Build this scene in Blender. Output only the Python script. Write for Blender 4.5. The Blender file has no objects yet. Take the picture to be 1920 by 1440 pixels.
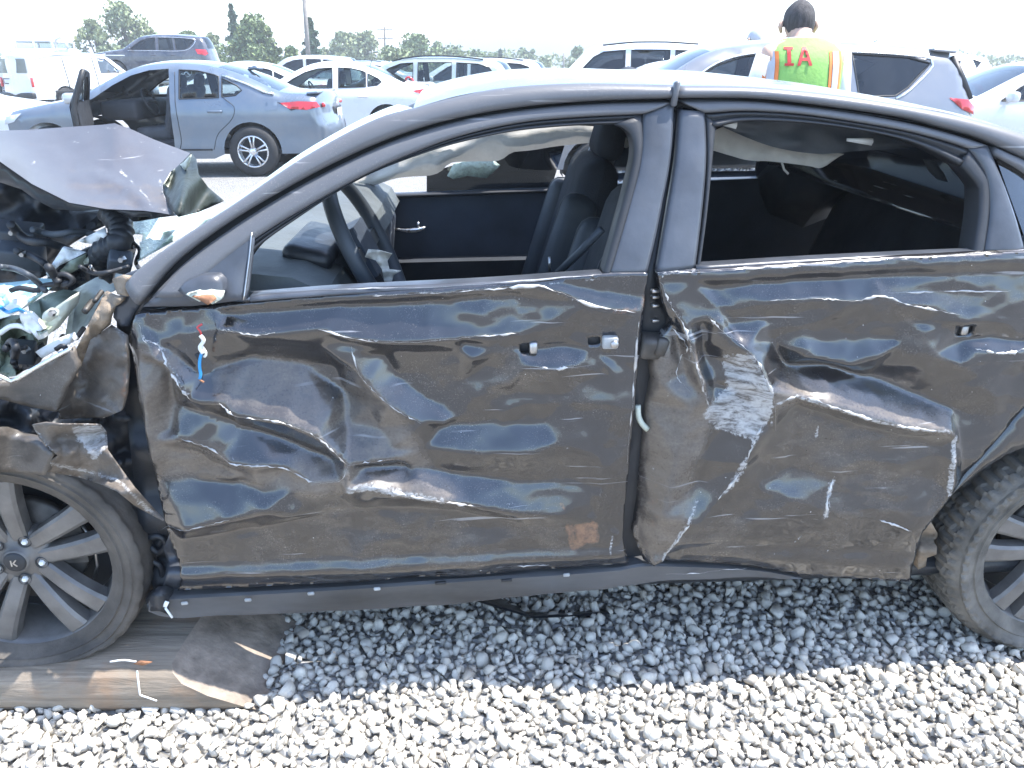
import bpy, bmesh, math, random
import numpy as np
from mathutils import Vector, Matrix
from mathutils.geometry import delaunay_2d_cdt

# ------------------------------------------------------------------ camera, sky, sun, exposure
SC = bpy.context.scene
COL = SC.collection
F, YH, H = 1450.0, 118.0, 1.45            # focal length and horizon of the photograph in its pixels, eye height
PIT = math.atan((720 - YH) / F)
cam = bpy.data.cameras.new('camera'); cam.sensor_width = 36; cam.lens = 36 * F / 1920
cam.clip_start = 0.05; cam.clip_end = 20000
camo = bpy.data.objects.new('camera', cam); COL.objects.link(camo)
camo.location = (0, 0, H); camo.rotation_euler = (math.pi / 2 - PIT, 0, 0)
SC.camera = camo
SUN_EL, SUN_AZ = math.radians(65), math.radians(83)   # azimuth measured from +Y towards +X
sdir = Vector((math.sin(SUN_AZ) * math.cos(SUN_EL), math.cos(SUN_AZ) * math.cos(SUN_EL), math.sin(SUN_EL)))
W = bpy.data.worlds.new('World'); SC.world = W; W.use_nodes = True
wn = W.node_tree.nodes; wl = W.node_tree.links
sky = wn.new('ShaderNodeTexSky'); sky.sky_type = 'NISHITA'; sky.sun_disc = False
sky.sun_elevation = SUN_EL; sky.sun_rotation = SUN_AZ
sky.air_density = 1.0; sky.dust_density = 0.7; sky.ozone_density = 1.0
wn['Background'].inputs[1].default_value = 0.15
wl.new(sky.outputs[0], wn['Background'].inputs[0])
sl = bpy.data.lights.new('sun', 'SUN'); sl.energy = 2.7; sl.angle = math.radians(0.53); sl.color = (1, .96, .9)
so = bpy.data.objects.new('sun', sl); COL.objects.link(so)
so.rotation_euler = sdir.to_track_quat('Z', 'Y').to_euler()
SC.view_settings.view_transform = 'Standard'; SC.view_settings.look = 'None'
SC.view_settings.exposure = 2.05; SC.view_settings.gamma = 1; SC.view_settings.use_curve_mapping = False
SC.cycles.use_denoising = True
SC.cycles.max_bounces = 8; SC.cycles.transparent_max_bounces = 16

R = random.Random(7)
NR = np.random.RandomState(11)
HAZE = True

# ------------------------------------------------------------------ geometry helpers
def ray(px, py):
    u = (px - 960) / F; v = (720 - py) / F
    return np.array([u, math.cos(PIT) + v * math.sin(PIT), -math.sin(PIT) + v * math.cos(PIT)])
CO = np.array([0, 0, H])
YAW = math.radians(3)
ES = np.array([math.cos(YAW), math.sin(YAW), 0]); ET = np.array([-math.sin(YAW), math.cos(YAW), 0]); EZ = np.array([0, 0, 1.])
C0 = np.array([0, 1.55, 0])
def car3(s, t, z): return C0 + ES * s + ET * t + EZ * z
TM, ZB = .42, 1.03                         # lean of the glasshouse above the belt line
def U(px, py, t=0.0, m=0.0, zb=0.0):
    """where the sight line through a pixel meets the car's upright plane at inward depth t (leaning by m)"""
    r = ray(px, py)
    k = (t + m * (H - zb) - (CO - C0) @ ET) / (r @ ET - m * r[2])
    return CO + k * r
def UU(px, py, t=0.0): return U(px, py, t, TM, ZB)
def GY(px, py, Y): r = ray(px, py); return CO + r * (Y / r[1])
def GZ(px, py, z=0.0): r = ray(px, py); return CO + r * ((z - H) / r[2])

def link(o, parent=None):
    COL.objects.link(o)
    if parent is not None: o.parent = parent
    return o
def root_loc(o):
    p = np.array([0., 0, 0])
    while o is not None: p = p + np.array(o.location); o = o.parent
    return p
def obj(name, verts, faces, mat, parent=None, smooth=True, loc=None, attrs=None, world=True):
    """one mesh object; verts in world space unless world=False"""
    V = np.asarray(verts, float).reshape(-1, 3)
    if loc is None: loc = np.zeros(3) if parent is not None else (V.min(0) * [1, 1, 0] + V.max(0) * [1, 1, 0]) / 2 + [0, 0, V[:, 2].min()]
    loc = np.asarray(loc, float)
    if world: V = V - loc - (root_loc(parent) if parent is not None else 0)
    me = bpy.data.meshes.new(name)
    me.from_pydata(V.tolist(), [], [tuple(int(i) for i in f) for f in faces])
    if attrs:
        for k, a in attrs.items():
            at = me.attributes.new(k, 'FLOAT', 'POINT'); at.data.foreach_set('value', np.asarray(a, np.float32))
    me.materials.append(mat)
    if smooth: me.polygons.foreach_set('use_smooth', [True] * len(me.polygons))
    me.update()
    o = bpy.data.objects.new(name, me); o.location = loc.tolist()
    return link(o, parent)
def smooth_angle(o, deg=35):
    me = o.data
    bm = bmesh.new(); bm.from_mesh(me)
    for e in bm.edges:
        if len(e.link_faces) == 2 and e.calc_face_angle(0) > math.radians(deg): e.smooth = False
    bm.to_mesh(me); bm.free()
def tag(o, label=None, cat=None, group=None, kind=None):
    for k, v in (('label', label), ('category', cat), ('group', group), ('kind', kind)):
        if v: o[k] = v
    return o
def empty(name, loc, rz=0, label=None, cat=None, group=None):
    o = bpy.data.objects.new(name, None); o.location = [float(x) for x in loc]; o.rotation_euler = (0, 0, rz); o.empty_display_size = .2
    COL.objects.link(o); return tag(o, label, cat, group)
class MB:
    """collects verts and faces of ONE piece"""
    def __init__(s): s.v = []; s.f = []
    def add(s, V, Fc):
        n = len(s.v); s.v += [tuple(map(float, p)) for p in V]; s.f += [tuple(int(i) + n for i in f) for f in Fc]; return s
    def box(s, c, size, M=None, taper=1.0):
        P = []
        for z in (-1, 1):
            for (x, y) in ((-1, -1), (1, -1), (1, 1), (-1, 1)):
                k = taper if z > 0 else 1
                P.append(Vector((x * size[0] / 2 * k, y * size[1] / 2 * k, z * size[2] / 2)))
        if M is not None: P = [M @ p for p in P]
        P = [p + Vector(c) for p in P]
        return s.add(P, [(3, 2, 1, 0), (4, 5, 6, 7), (0, 1, 5, 4), (1, 2, 6, 5), (2, 3, 7, 6), (3, 0, 4, 7)])
    def tube(s, pts, r, n=8, cap=True):
        pts = [np.array(p, float) for p in pts]; m = len(pts)
        rr = r if hasattr(r, '__len__') else [r] * m
        V = []; up = None
        for i in range(m):
            d = pts[min(i + 1, m - 1)] - pts[max(i - 1, 0)]; d = d / (np.linalg.norm(d) + 1e-12)
            if up is None: up = np.array([0, 0, 1.]) if abs(d[2]) < .9 else np.array([1., 0, 0])
            a = np.cross(d, up); a /= np.linalg.norm(a) + 1e-12; b = np.cross(a, d); up = b
            for k in range(n):
                th = 2 * math.pi * k / n; V.append(pts[i] + rr[i] * (a * math.cos(th) + b * math.sin(th)))
        Fc = [(i * n + k, i * n + (k + 1) % n, (i + 1) * n + (k + 1) % n, (i + 1) * n + k) for i in range(m - 1) for k in range(n)]
        if cap: Fc += [tuple(range(n))[::-1], tuple((m - 1) * n + k for k in range(n))]
        return s.add(V, Fc)
    def lathe(s, prof, n=32, M=None, closed=False):
        """prof: (radius, y) along local Y axis"""
        V = []
        for r, y in prof:
            for k in range(n):
                th = 2 * math.pi * k / n; V.append(Vector((r * math.cos(th), y, r * math.sin(th))))
        if M is not None: V = [M @ p for p in V]
        m = len(prof); Fc = []
        for i in range(m if closed else m - 1):
            j = (i + 1) % m
            Fc += [(i * n + k, i * n + (k + 1) % n, j * n + (k + 1) % n, j * n + k) for k in range(n)]
        return s.add(V, Fc)
    def build(s, name, mat, parent=None, smooth=False, **kw): return obj(name, s.v, s.f, mat, parent, smooth, **kw)
def cr(P, n):
    """smooth curve through the points, n samples evenly by length"""
    P = np.array(P, float)
    if len(P) == 2: return P[0] + (P[1] - P[0]) * np.linspace(0, 1, n)[:, None]
    Q = np.vstack([2 * P[0] - P[1], P, 2 * P[-1] - P[-2]]); out = []
    for i in range(1, len(Q) - 2):
        p0, p1, p2, p3 = Q[i - 1:i + 3]
        for u in np.linspace(0, 1, 12, endpoint=False):
            out.append(.5 * (2 * p1 + (p2 - p0) * u + (2 * p0 - 5 * p1 + 4 * p2 - p3) * u * u + (3 * p1 - p0 - 3 * p2 + p3) * u ** 3))
    out.append(P[-1]); return resample(np.array(out), n)
def resample(P, n):
    P = np.array(P, float); d = np.r_[0, np.cumsum(np.linalg.norm(np.diff(P, axis=0), axis=1))]
    u = np.linspace(0, d[-1], n); return np.stack([np.interp(u, d, P[:, k]) for k in range(P.shape[1])], 1)
def densify(P, step):
    P = np.array(P, float); out = []
    for a, b in zip(P, np.roll(P, -1, 0)):
        k = max(1, int(np.linalg.norm(b - a) / step)); out += [a + (b - a) * i / k for i in range(k)]
    return np.array(out)
def inpoly(Q, P):
    Q = np.asarray(Q); P = np.asarray(P); x, y = Q[:, 0], Q[:, 1]; c = np.zeros(len(Q), bool)
    for (x0, y0), (x1, y1) in zip(P, np.roll(P, -1, 0)):
        if y0 == y1: continue
        m = ((y0 > y) != (y1 > y)) & (x < (x1 - x0) * (y - y0) / (y1 - y0) + x0); c ^= m
    return c
def pdist(Q, P, closed=False):
    Q = np.asarray(Q, float); P = np.asarray(P, float); d = np.full(len(Q), 1e9)
    segs = list(zip(P, np.roll(P, -1, 0))) if closed else list(zip(P[:-1], P[1:]))
    for a, b in segs:
        ab = b - a; u = np.clip(((Q - a) @ ab) / (ab @ ab + 1e-12), 0, 1); d = np.minimum(d, np.linalg.norm(Q - a - u[:, None] * ab, axis=1))
    return d
NT = {}
def vnoise(x, y, seed):
    if seed not in NT: NT[seed] = np.random.RandomState(seed).rand(256, 256)
    T = NT[seed]
    xi = np.floor(x).astype(int); yi = np.floor(y).astype(int); fx = x - xi; fy = y - yi
    fx = fx * fx * (3 - 2 * fx); fy = fy * fy * (3 - 2 * fy); g = lambda a, b: T[a % 256, b % 256]
    return (g(xi, yi) * (1 - fx) + g(xi + 1, yi) * fx) * (1 - fy) + (g(xi, yi + 1) * (1 - fx) + g(xi + 1, yi + 1) * fx) * fy
def fbm(x, y, seed, oct=4):
    s = 0; a = 1; t = 0
    for o in range(oct): s = s + a * (vnoise(x * 2 ** o, y * 2 ** o, seed + o) - .5); t += a; a *= .5
    return s / t
def tri2d(outline, holes=(), step=10, edge=None, jit=.25, seed=1):
    """triangulate a polygon with holes, grid points inside; returns 2D verts (outline first), tris, n_outline"""
    rs = np.random.RandomState(seed); edge = edge or step
    O = densify(outline, edge); Hs = [densify(h, edge) for h in holes]
    lo, hi = O.min(0), O.max(0)
    gx, gy = np.meshgrid(np.arange(lo[0], hi[0], step), np.arange(lo[1], hi[1], step)); g = np.stack([gx.ravel(), gy.ravel()], 1)
    g = g + (rs.rand(*g.shape) - .5) * jit * step
    k = inpoly(g, O) & (pdist(g, O, True) > step * .45)
    for h in Hs: k &= ~inpoly(g, h) & (pdist(g, h, True) > step * .45)
    g = g[k]; V = np.vstack([O] + Hs + [g]); E = []; n = 0
    for p in [O] + Hs: m = len(p); E += [(n + i, n + (i + 1) % m) for i in range(m)]; n += m
    sc = 1.0 / max(hi - lo)
    r = delaunay_2d_cdt([Vector(v) for v in ((V - lo) * sc)], E, [], 0, 1e-7)
    V2 = np.array([tuple(v) for v in r[0]]) / sc + lo; T = np.array([f for f in r[2]], int)
    cen = V2[T].mean(1); k = inpoly(cen, O)
    for h in Hs: k &= ~inpoly(cen, h)
    T = T[k]
    return V2, T, len(O)
def boundary_edges(T):
    from collections import Counter
    c = Counter(); d = {}
    for t in T:
        for a, b in ((t[0], t[1]), (t[1], t[2]), (t[2], t[0])):
            k = (min(a, b), max(a, b)); c[k] += 1; d[k] = (a, b)
    return [d[k] for k in c if c[k] == 1]
def sheet(name, outline, mat, parent, mapf, holes=(), step=12, edge=None, hem=.02, hemdir=None, smooth=True, attrf=None, flip=False):
    """sheet metal: polygon in photo pixels -> triangulated -> placed in space by mapf, edges turned inward by hem metres"""
    V2, T, n = tri2d(outline, holes, step, edge)
    P = np.array([mapf(x, y) for x, y in V2])
    Fc = [tuple(t) for t in T]
    A = attrf(V2) if attrf else None
    if hem:
        hd = ET if hemdir is None else np.array(hemdir); B = boundary_edges(T); ids = sorted({i for e in B for i in e}); mp = {i: len(P) + k for k, i in enumerate(ids)}
        P = np.vstack([P, P[ids] + hd * hem])
        if A: A = {k: np.r_[a, a[ids]] for k, a in A.items()}
        Fc += [(b, a, mp[a], mp[b]) for a, b in B]
    if flip: Fc = [f[::-1] for f in Fc]
    return obj(name, P, Fc, mat, parent, smooth, attrs=A)
def band(name, A, B, mat, parent, prof=((0, .0), (.15, .006), (.5, .009), (.85, .006), (1, 0)), n=40, out=None, lip=.02, smooth=True):
    """moulding lofted between two space curves with a raised cross profile and inward lips"""
    A = cr(A, n); B = cr(B, n); out = -ET if out is None else np.array(out)
    rows = [A - out * lip] + [A + (B - A) * u + out * h for u, h in prof] + [B - out * lip]
    m = len(rows); V = np.concatenate(rows)
    Fc = [(r * n + i, r * n + i + 1, (r + 1) * n + i + 1, (r + 1) * n + i) for r in range(m - 1) for i in range(n - 1)]
    Fc += [tuple(r * n for r in range(m)), tuple(r * n + n - 1 for r in range(m))[::-1]]
    return obj(name, V, Fc, mat, parent, smooth)
def rbox(name, c, size, mat, parent, rot=(0, 0, 0), bev=.03, seg=3, taper=1.0, smooth=True):
    bm = bmesh.new(); bmesh.ops.create_cube(bm, size=1)
    for v in bm.verts:
        k = taper if v.co.z > 0 else 1
        v.co = Vector((v.co.x * size[0] * k, v.co.y * size[1] * k, v.co.z * size[2]))
    bmesh.ops.bevel(bm, geom=list(bm.edges), offset=min(bev, min(size) * .48), segments=seg, affect='EDGES', profile=.5)
    from mathutils import Euler
    Mx = Euler(rot).to_matrix()
    V = [np.array(Mx @ v.co) + np.array(c) for v in bm.verts]; bm.verts.index_update(); Fc = [[v.index for v in f.verts] for f in bm.faces]; bm.free()
    o = obj(name, V, Fc, mat, parent, smooth); smooth_angle(o, 50); return o
def copy_tree(o, parent=None):
    c = o.copy(); COL.objects.link(c)
    if parent is not None: c.parent = parent
    for ch in list(o.children): copy_tree(ch, c)
    return c

# ------------------------------------------------------------------ materials
def nmat(name):
    m = bpy.data.materials.new(name); m.use_nodes = True; nt = m.node_tree; return m, nt, nt.nodes['Principled BSDF']
def nd(nt, t, **kw):
    n = nt.nodes.new(t)
    for k, v in kw.items(): setattr(n, k, v)
    return n
def noise(nt, scale, detail=4, rough=.55, vec=None, stretch=None, dist=0):
    tc = nd(nt, 'ShaderNodeTexCoord'); v = tc.outputs['Object']
    if stretch:
        mp = nd(nt, 'ShaderNodeMapping'); mp.inputs['Scale'].default_value = stretch; nt.links.new(v, mp.inputs[0]); v = mp.outputs[0]
    n = nd(nt, 'ShaderNodeTexNoise'); n.inputs['Scale'].default_value = scale; n.inputs['Detail'].default_value = detail; n.inputs['Roughness'].default_value = rough
    n.inputs['Distortion'].default_value = dist
    nt.links.new(v, n.inputs['Vector']); return n.outputs['Fac']
def ramp(nt, fac, *stops):
    r = nd(nt, 'ShaderNodeValToRGB'); e = r.color_ramp.elements
    while len(e) < len(stops): e.new(.5)
    for el, (p, c) in zip(e, stops): el.position = p; el.color = (*c, 1) if len(c) == 3 else c
    nt.links.new(fac, r.inputs[0]); return r.outputs[0]
def vramp(nt, fac, *stops): return ramp(nt, fac, *[(p, (v, v, v)) for p, v in stops])
def math_(nt, op, a, b=None, c=None, clamp=False):
    n = nd(nt, 'ShaderNodeMath', operation=op); n.use_clamp = clamp
    for i, x in enumerate((a, b, c)):
        if x is None: continue
        if isinstance(x, (int, float)): n.inputs[i].default_value = x
        else: nt.links.new(x, n.inputs[i])
    return n.outputs[0]
def mix(nt, f, a, b):
    n = nd(nt, 'ShaderNodeMix', data_type='RGBA')
    for i, x in ((0, f), (6, a), (7, b)):
        if isinstance(x, (int, float)): n.inputs[i].default_value = x
        elif isinstance(x, tuple): n.inputs[i].default_value = (*x, 1)
        else: nt.links.new(x, n.inputs[i])
    return n.outputs[2]
def bump(nt, bs, h, strength=.3, dist=.01):
    b = nd(nt, 'ShaderNodeBump'); b.inputs['Strength'].default_value = strength; b.inputs['Distance'].default_value = dist
    nt.links.new(h, b.inputs['Height']); nt.links.new(b.outputs[0], bs.inputs['Normal']); return b
def pm(name, col, rough=.5, metal=0, coat=0, var=.25, vs=6, bmp=0, bs_=40, spec=.5, trans=0, stretch=None):
    """plain surface with mottled colour and fine relief"""
    m, nt, b = nmat(name)
    n = noise(nt, vs, 5, stretch=stretch)
    c = ramp(nt, n, (.3, tuple(x * (1 - var) for x in col)), (.7, tuple(min(1, x * (1 + var)) for x in col)))
    nt.links.new(c, b.inputs['Base Color']); b.inputs['Metallic'].default_value = metal; b.inputs['Coat Weight'].default_value = coat
    b.inputs['Specular IOR Level'].default_value = spec
    nt.links.new(vramp(nt, noise(nt, vs * 2.3, 3), (.3, max(0, rough - .08)), (.7, min(1, rough + .08))), b.inputs['Roughness'])
    if bmp: bump(nt, b, noise(nt, bs_, 4, stretch=stretch), bmp, .01)
    if trans: b.inputs['Transmission Weight'].default_value = trans
    return m
def attr(nt, n): a = nd(nt, 'ShaderNodeAttribute'); a.attribute_name = n; return a.outputs['Fac']
def wreck_paint(name, base=(.010, .011, .014), dirt=.5, gloss=.1, coat=.9):
    """black clearcoat with road dust, dirt streaks, rust and paint scraped to primer, each from its own mask"""
    m, nt, b = nmat(name); L = nt.links.new
    streak = noise(nt, 22, 7, .66, stretch=(.7, .7, 1.9), dist=.5); blot = noise(nt, 4.5, 6, .62); fine = noise(nt, 160, 3, .6); grain = noise(nt, 420, 2)
    d = math_(nt, 'ADD', attr(nt, 'dust'), math_(nt, 'MULTIPLY', math_(nt, 'SUBTRACT', blot, .5), 1.3))
    d = math_(nt, 'ADD', d, math_(nt, 'MULTIPLY', math_(nt, 'SUBTRACT', streak, .5), .7))
    d = vramp(nt, d, (.34, 0), (1.0, 1))
    d2 = math_(nt, 'MULTIPLY', d, vramp(nt, fine, (.25, .55), (.6, 1)))
    d3 = math_(nt, 'ADD', math_(nt, 'MULTIPLY', d2, .70), dirt * .16, clamp=True)
    dcol = mix(nt, streak, (.115, .086, .064), (.265, .228, .19))
    col = mix(nt, d3, base, dcol)
    spk = math_(nt, 'MULTIPLY', vramp(nt, noise(nt, 330, 2, .6), (.60, 0), (.68, 1)), vramp(nt, noise(nt, 9, 4, .6), (.42, 0), (.62, .34))); col = mix(nt, spk, col, (.30, .27, .235))
    # scratches: sparse, long, mostly along the car
    scr = noise(nt, 60, 2, .5, stretch=(.05, .05, 1.6)); s1 = vramp(nt, scr, (.69, 0), (.71, 1))
    s1 = math_(nt, 'MULTIPLY', s1, vramp(nt, noise(nt, 7, 3), (.45, 0), (.6, .6)))
    col = mix(nt, s1, col, (.33, .33, .34))
    chip = vramp(nt, noise(nt, 75, 2, .5), (.775, 0), (.79, .8)); col = mix(nt, chip, col, (.5, .5, .5))
    ru = vramp(nt, math_(nt, 'ADD', attr(nt, 'rust'), math_(nt, 'MULTIPLY', math_(nt, 'SUBTRACT', noise(nt, 45, 6, .7), .5), 1.1)), (.40, 0), (.75, .8))
    col = mix(nt, ru, col, mix(nt, streak, (.16, .075, .04), (.32, .17, .10)))
    sm = math_(nt, 'ADD', attr(nt, 'scrape'), math_(nt, 'MULTIPLY', math_(nt, 'SUBTRACT', noise(nt, 130, 5, .7, stretch=(1, 1, .8)), .5), .8))
    sc_ = math_(nt, 'MULTIPLY', vramp(nt, sm, (.46, 0), (.56, 1)), vramp(nt, noise(nt, 26, 6, .75, stretch=(.6, .6, 1.9), dist=1.2), (.38, .05), (.56, 1))); col = mix(nt, sc_, col, mix(nt, fine, (.26, .255, .25), (.52, .52, .52)))
    L(col, b.inputs['Base Color'])
    rough = math_(nt, 'ADD', math_(nt, 'MULTIPLY', d3, .42), gloss); rough = math_(nt, 'ADD', rough, math_(nt, 'MULTIPLY', sc_, .3), clamp=True)
    rough = math_(nt, 'ADD', rough, math_(nt, 'MULTIPLY', s1, .3), clamp=True)
    L(rough, b.inputs['Roughness']); b.inputs['Specular IOR Level'].default_value = .5
    L(math_(nt, 'SUBTRACT', coat, math_(nt, 'MULTIPLY', math_(nt, 'MAXIMUM', d3, sc_), 1.0), clamp=True), b.inputs['Coat Weight']); b.inputs['Coat IOR'].default_value = 1.65; L(vramp(nt, math_(nt, 'ADD', math_(nt, 'MULTIPLY', blot, .6), math_(nt, 'MULTIPLY', streak, .4)), (.36, .05), (.50, .11), (.64, .26)), b.inputs['Coat Roughness'])
    h = math_(nt, 'ADD', math_(nt, 'MULTIPLY', fine, .25), math_(nt, 'MULTIPLY', streak, .7)); h = math_(nt, 'SUBTRACT', h, math_(nt, 'MULTIPLY', math_(nt, 'ADD', s1, sc_), .18))
    bump(nt, b, h, .10, .008)
    return m
def glass(name, tint=(.75, .82, .8), dark=.5, rough=.02):
    """thin window glass: see-through tint plus sharp reflection"""
    m = bpy.data.materials.new(name); m.use_nodes = True; nt = m.node_tree; nt.nodes.clear()
    o = nd(nt, 'ShaderNodeOutputMaterial'); t = nd(nt, 'ShaderNodeBsdfTransparent'); g = nd(nt, 'ShaderNodeBsdfGlossy'); mx = nd(nt, 'ShaderNodeMixShader')
    t.inputs[0].default_value = (*[c * (1 - dark) for c in tint], 1); g.inputs[0].default_value = (1, 1, 1, 1); g.inputs['Roughness'].default_value = rough
    fr = nd(nt, 'ShaderNodeFresnel'); fr.inputs[0].default_value = 1.5
    nz = noise(nt, 3, 3); f2 = math_(nt, 'ADD', fr.outputs[0], math_(nt, 'MULTIPLY', nz, .03), clamp=True)
    nt.links.new(f2, mx.inputs[0]); nt.links.new(t.outputs[0], mx.inputs[1]); nt.links.new(g.outputs[0], mx.inputs[2]); nt.links.new(mx.outputs[0], o.inputs[0]); return m
M = {}
M['paint'] = wreck_paint('wreck_black_paint', (.010, .011, .0145), .26, .12)
M['sill'] = pm('dusty_sill_plastic', (.060, .062, .066), .5, var=.5, vs=11, bmp=.08, bs_=60, stretch=(.2, 1, 1))
M['frame'] = wreck_paint('wreck_frame_paint', (.088, .096, .110), 1.0, .36, .25)
M['roofp'] = wreck_paint('wreck_roof_paint', (.05, .053, .06), 1.0, .2, .8)
M['hoodp'] = wreck_paint('wreck_hood_paint', (.056, .054, .062), .6, .44, .15)
M['fend'] = wreck_paint('wreck_fender_paint', (.03, .028, .026), .45, .35, .5)
M['rubber'] = pm('black_rubber_seal', (.02, .022, .026), .5, bmp=.1)
M['satin'] = pm('satin_black_panel', (.054, .060, .072), .36, var=.35, vs=9, bmp=.05, bs_=90, coat=.2)
M['blackpl'] = pm('black_plastic', (.020, .023, .028), .45, bmp=.2, bs_=30)
M['greypl'] = pm('dark_grey_interior_plastic', (.05, .06, .072), .55, bmp=.1, bs_=120)
M['navy'] = pm('interior_door_trim', (.034, .045, .064), .6, bmp=.1, bs_=120)
M['dash'] = pm('dusty_dash_top', (.085, .097, .098), .65, bmp=.15, bs_=90)
M['seat'] = pm('dark_seat_fabric', (.022, .027, .036), .85, bmp=.25, bs_=160)
M['cloth'] = pm('airbag_cloth', (.78, .77, .73), .85, var=.12, vs=20, bmp=.3, bs_=30)
def cloth_mat(name, col):
    m = pm(name, col, .85, var=.12, vs=20, bmp=.3, bs_=30); nt = m.node_tree; b = nt.nodes['Principled BSDF']; t = nd(nt, 'ShaderNodeBsdfTranslucent'); t.inputs[0].default_value = (*col, 1); mx = nd(nt, 'ShaderNodeMixShader'); mx.inputs[0].default_value = .12
    o = nt.nodes['Material Output']; nt.links.new(b.outputs[0], mx.inputs[1]); nt.links.new(t.outputs[0], mx.inputs[2]); nt.links.new(mx.outputs[0], o.inputs[0]); return m
M['cloth'] = cloth_mat('airbag_cloth', (.58, .56, .51))
M['head'] = pm('headliner_felt', (.22, .24, .27), .9, var=.1)
M['primer'] = pm('grey_green_primer', (.50, .53, .45), .45, var=.3, vs=9, bmp=.2)
M['green'] = pm('olive_primer', (.24, .28, .215), .5, var=.35, vs=9, bmp=.2)
M['whitepl'] = pm('white_plastic', (.75, .77, .76), .4, var=.1)
M['cyanpl'] = pm('pale_blue_plastic', (.42, .66, .70), .3, var=.2, vs=12)
M['dirt'] = pm('caked_mud', (.21, .165, .12), .9, var=.5, vs=14, bmp=.9, bs_=34)
M['chrome'] = pm('worn_bright_metal', (.75, .75, .75), .28, metal=1, var=.15, vs=30)
M['steel'] = pm('bare_steel', (.42, .42, .42), .38, metal=1, var=.3, vs=30)
M['flake'] = pm('dark_green_underside', (.020, .027, .022), .55, var=.4, vs=9, bmp=.2)
M['rust'] = pm('rusty_metal', (.26, .12, .06), .75, var=.5, vs=20, bmp=.5)
M['alloy'] = pm('dark_alloy', (.15, .143, .136), .42, metal=.3, var=.3, vs=14, bmp=.08, bs_=90)
M['tyre'] = pm('dusty_tyre', (.080, .070, .060), .8, var=.5, vs=9, bmp=.35, bs_=60)
M['tyremud'] = pm('muddy_tyre', (.125, .115, .10), .85, var=.55, vs=12, bmp=.5, bs_=50)
M['brake'] = pm('brake_iron', (.09, .085, .08), .55, metal=.6, var=.4, vs=20)
M['clip'] = pm('sill_clip_plastic', (.33, .34, .34), .5, var=.3, vs=60)
M['bluewire'] = pm('blue_wire', (.03, .28, .60), .4)
M['whitewire'] = pm('white_wire', (.8, .8, .74), .5)
M['red'] = pm('red_lens', (.50, .015, .02), .15, coat=1, var=.15)
M['glass'] = glass('car_glass', dark=.15)
M['privacy'] = glass('dark_privacy_glass', (.6, .66, .7), .95)
M['tint'] = glass('tinted_car_glass', (.62, .68, .72), .72)
M['gge'] = pm('green_glass_edge', (.22, .5, .38), .15)
M['shard'] = pm('crushed_windscreen_glass', (.55, .68, .62), .25, var=.2, vs=60, bmp=.6, bs_=90)

# ------------------------------------------------------------------ ground
def gravel_mat():
    m, nt, b = nmat('gravel_ground'); L = nt.links.new
    tc = nd(nt, 'ShaderNodeTexCoord'); v = nd(nt, 'ShaderNodeTexVoronoi'); v.inputs['Scale'].default_value = 34; L(tc.outputs['Object'], v.inputs['Vector'])
    v2 = nd(nt, 'ShaderNodeTexVoronoi', feature='DISTANCE_TO_EDGE'); v2.inputs['Scale'].default_value = 34; L(tc.outputs['Object'], v2.inputs['Vector'])
    sep = nd(nt, 'ShaderNodeSeparateColor'); L(v.outputs['Color'], sep.inputs[0])
    stone = ramp(nt, sep.outputs[0], (0, (.255, .255, .255)), (.5, (.32, .322, .322)), (1, (.40, .40, .395)))
    patch = noise(nt, .35, 4); stone = mix(nt, vramp(nt, patch, (.4, 0), (.7, .6)), stone, (.235, .23, .22))
    L(mix(nt, vramp(nt, v2.outputs['Distance'], (0, .0), (.12, 1)), (.26, .245, .215), stone), b.inputs['Base Color'])
    b.inputs['Roughness'].default_value = .9; bump(nt, b, vramp(nt, v2.outputs['Distance'], (0, 0), (.35, 1)), .8, .02); return m
M['ground'] = gravel_mat()
gx = np.r_[-9000, -3000, -900, -300, -100, -40, np.linspace(-16, 16, 33), 40, 100, 300, 900, 3000, 9000]; gy = np.r_[-300, -60, -20, np.linspace(-8, 24, 33), 40, 80, 160, 400, 900, 2000, 5000, 12000]
GXX, GYY = np.meshgrid(gx, gy); gz = np.where((np.abs(GXX) < 17) & (GYY < 26) & (GYY > 4.2), fbm(GXX * .35, GYY * .35, 5) * .05, 0)
nx = len(gx)
g = obj('gravel_yard_ground', np.stack([GXX, GYY, gz], 2).reshape(-1, 3), [(j * nx + i, j * nx + i + 1, (j + 1) * nx + i + 1, (j + 1) * nx + i) for j in range(len(gy) - 1) for i in range(nx - 1)], M['ground'], loc=(0, 0, 0))
tag(g, kind='structure')

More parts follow.
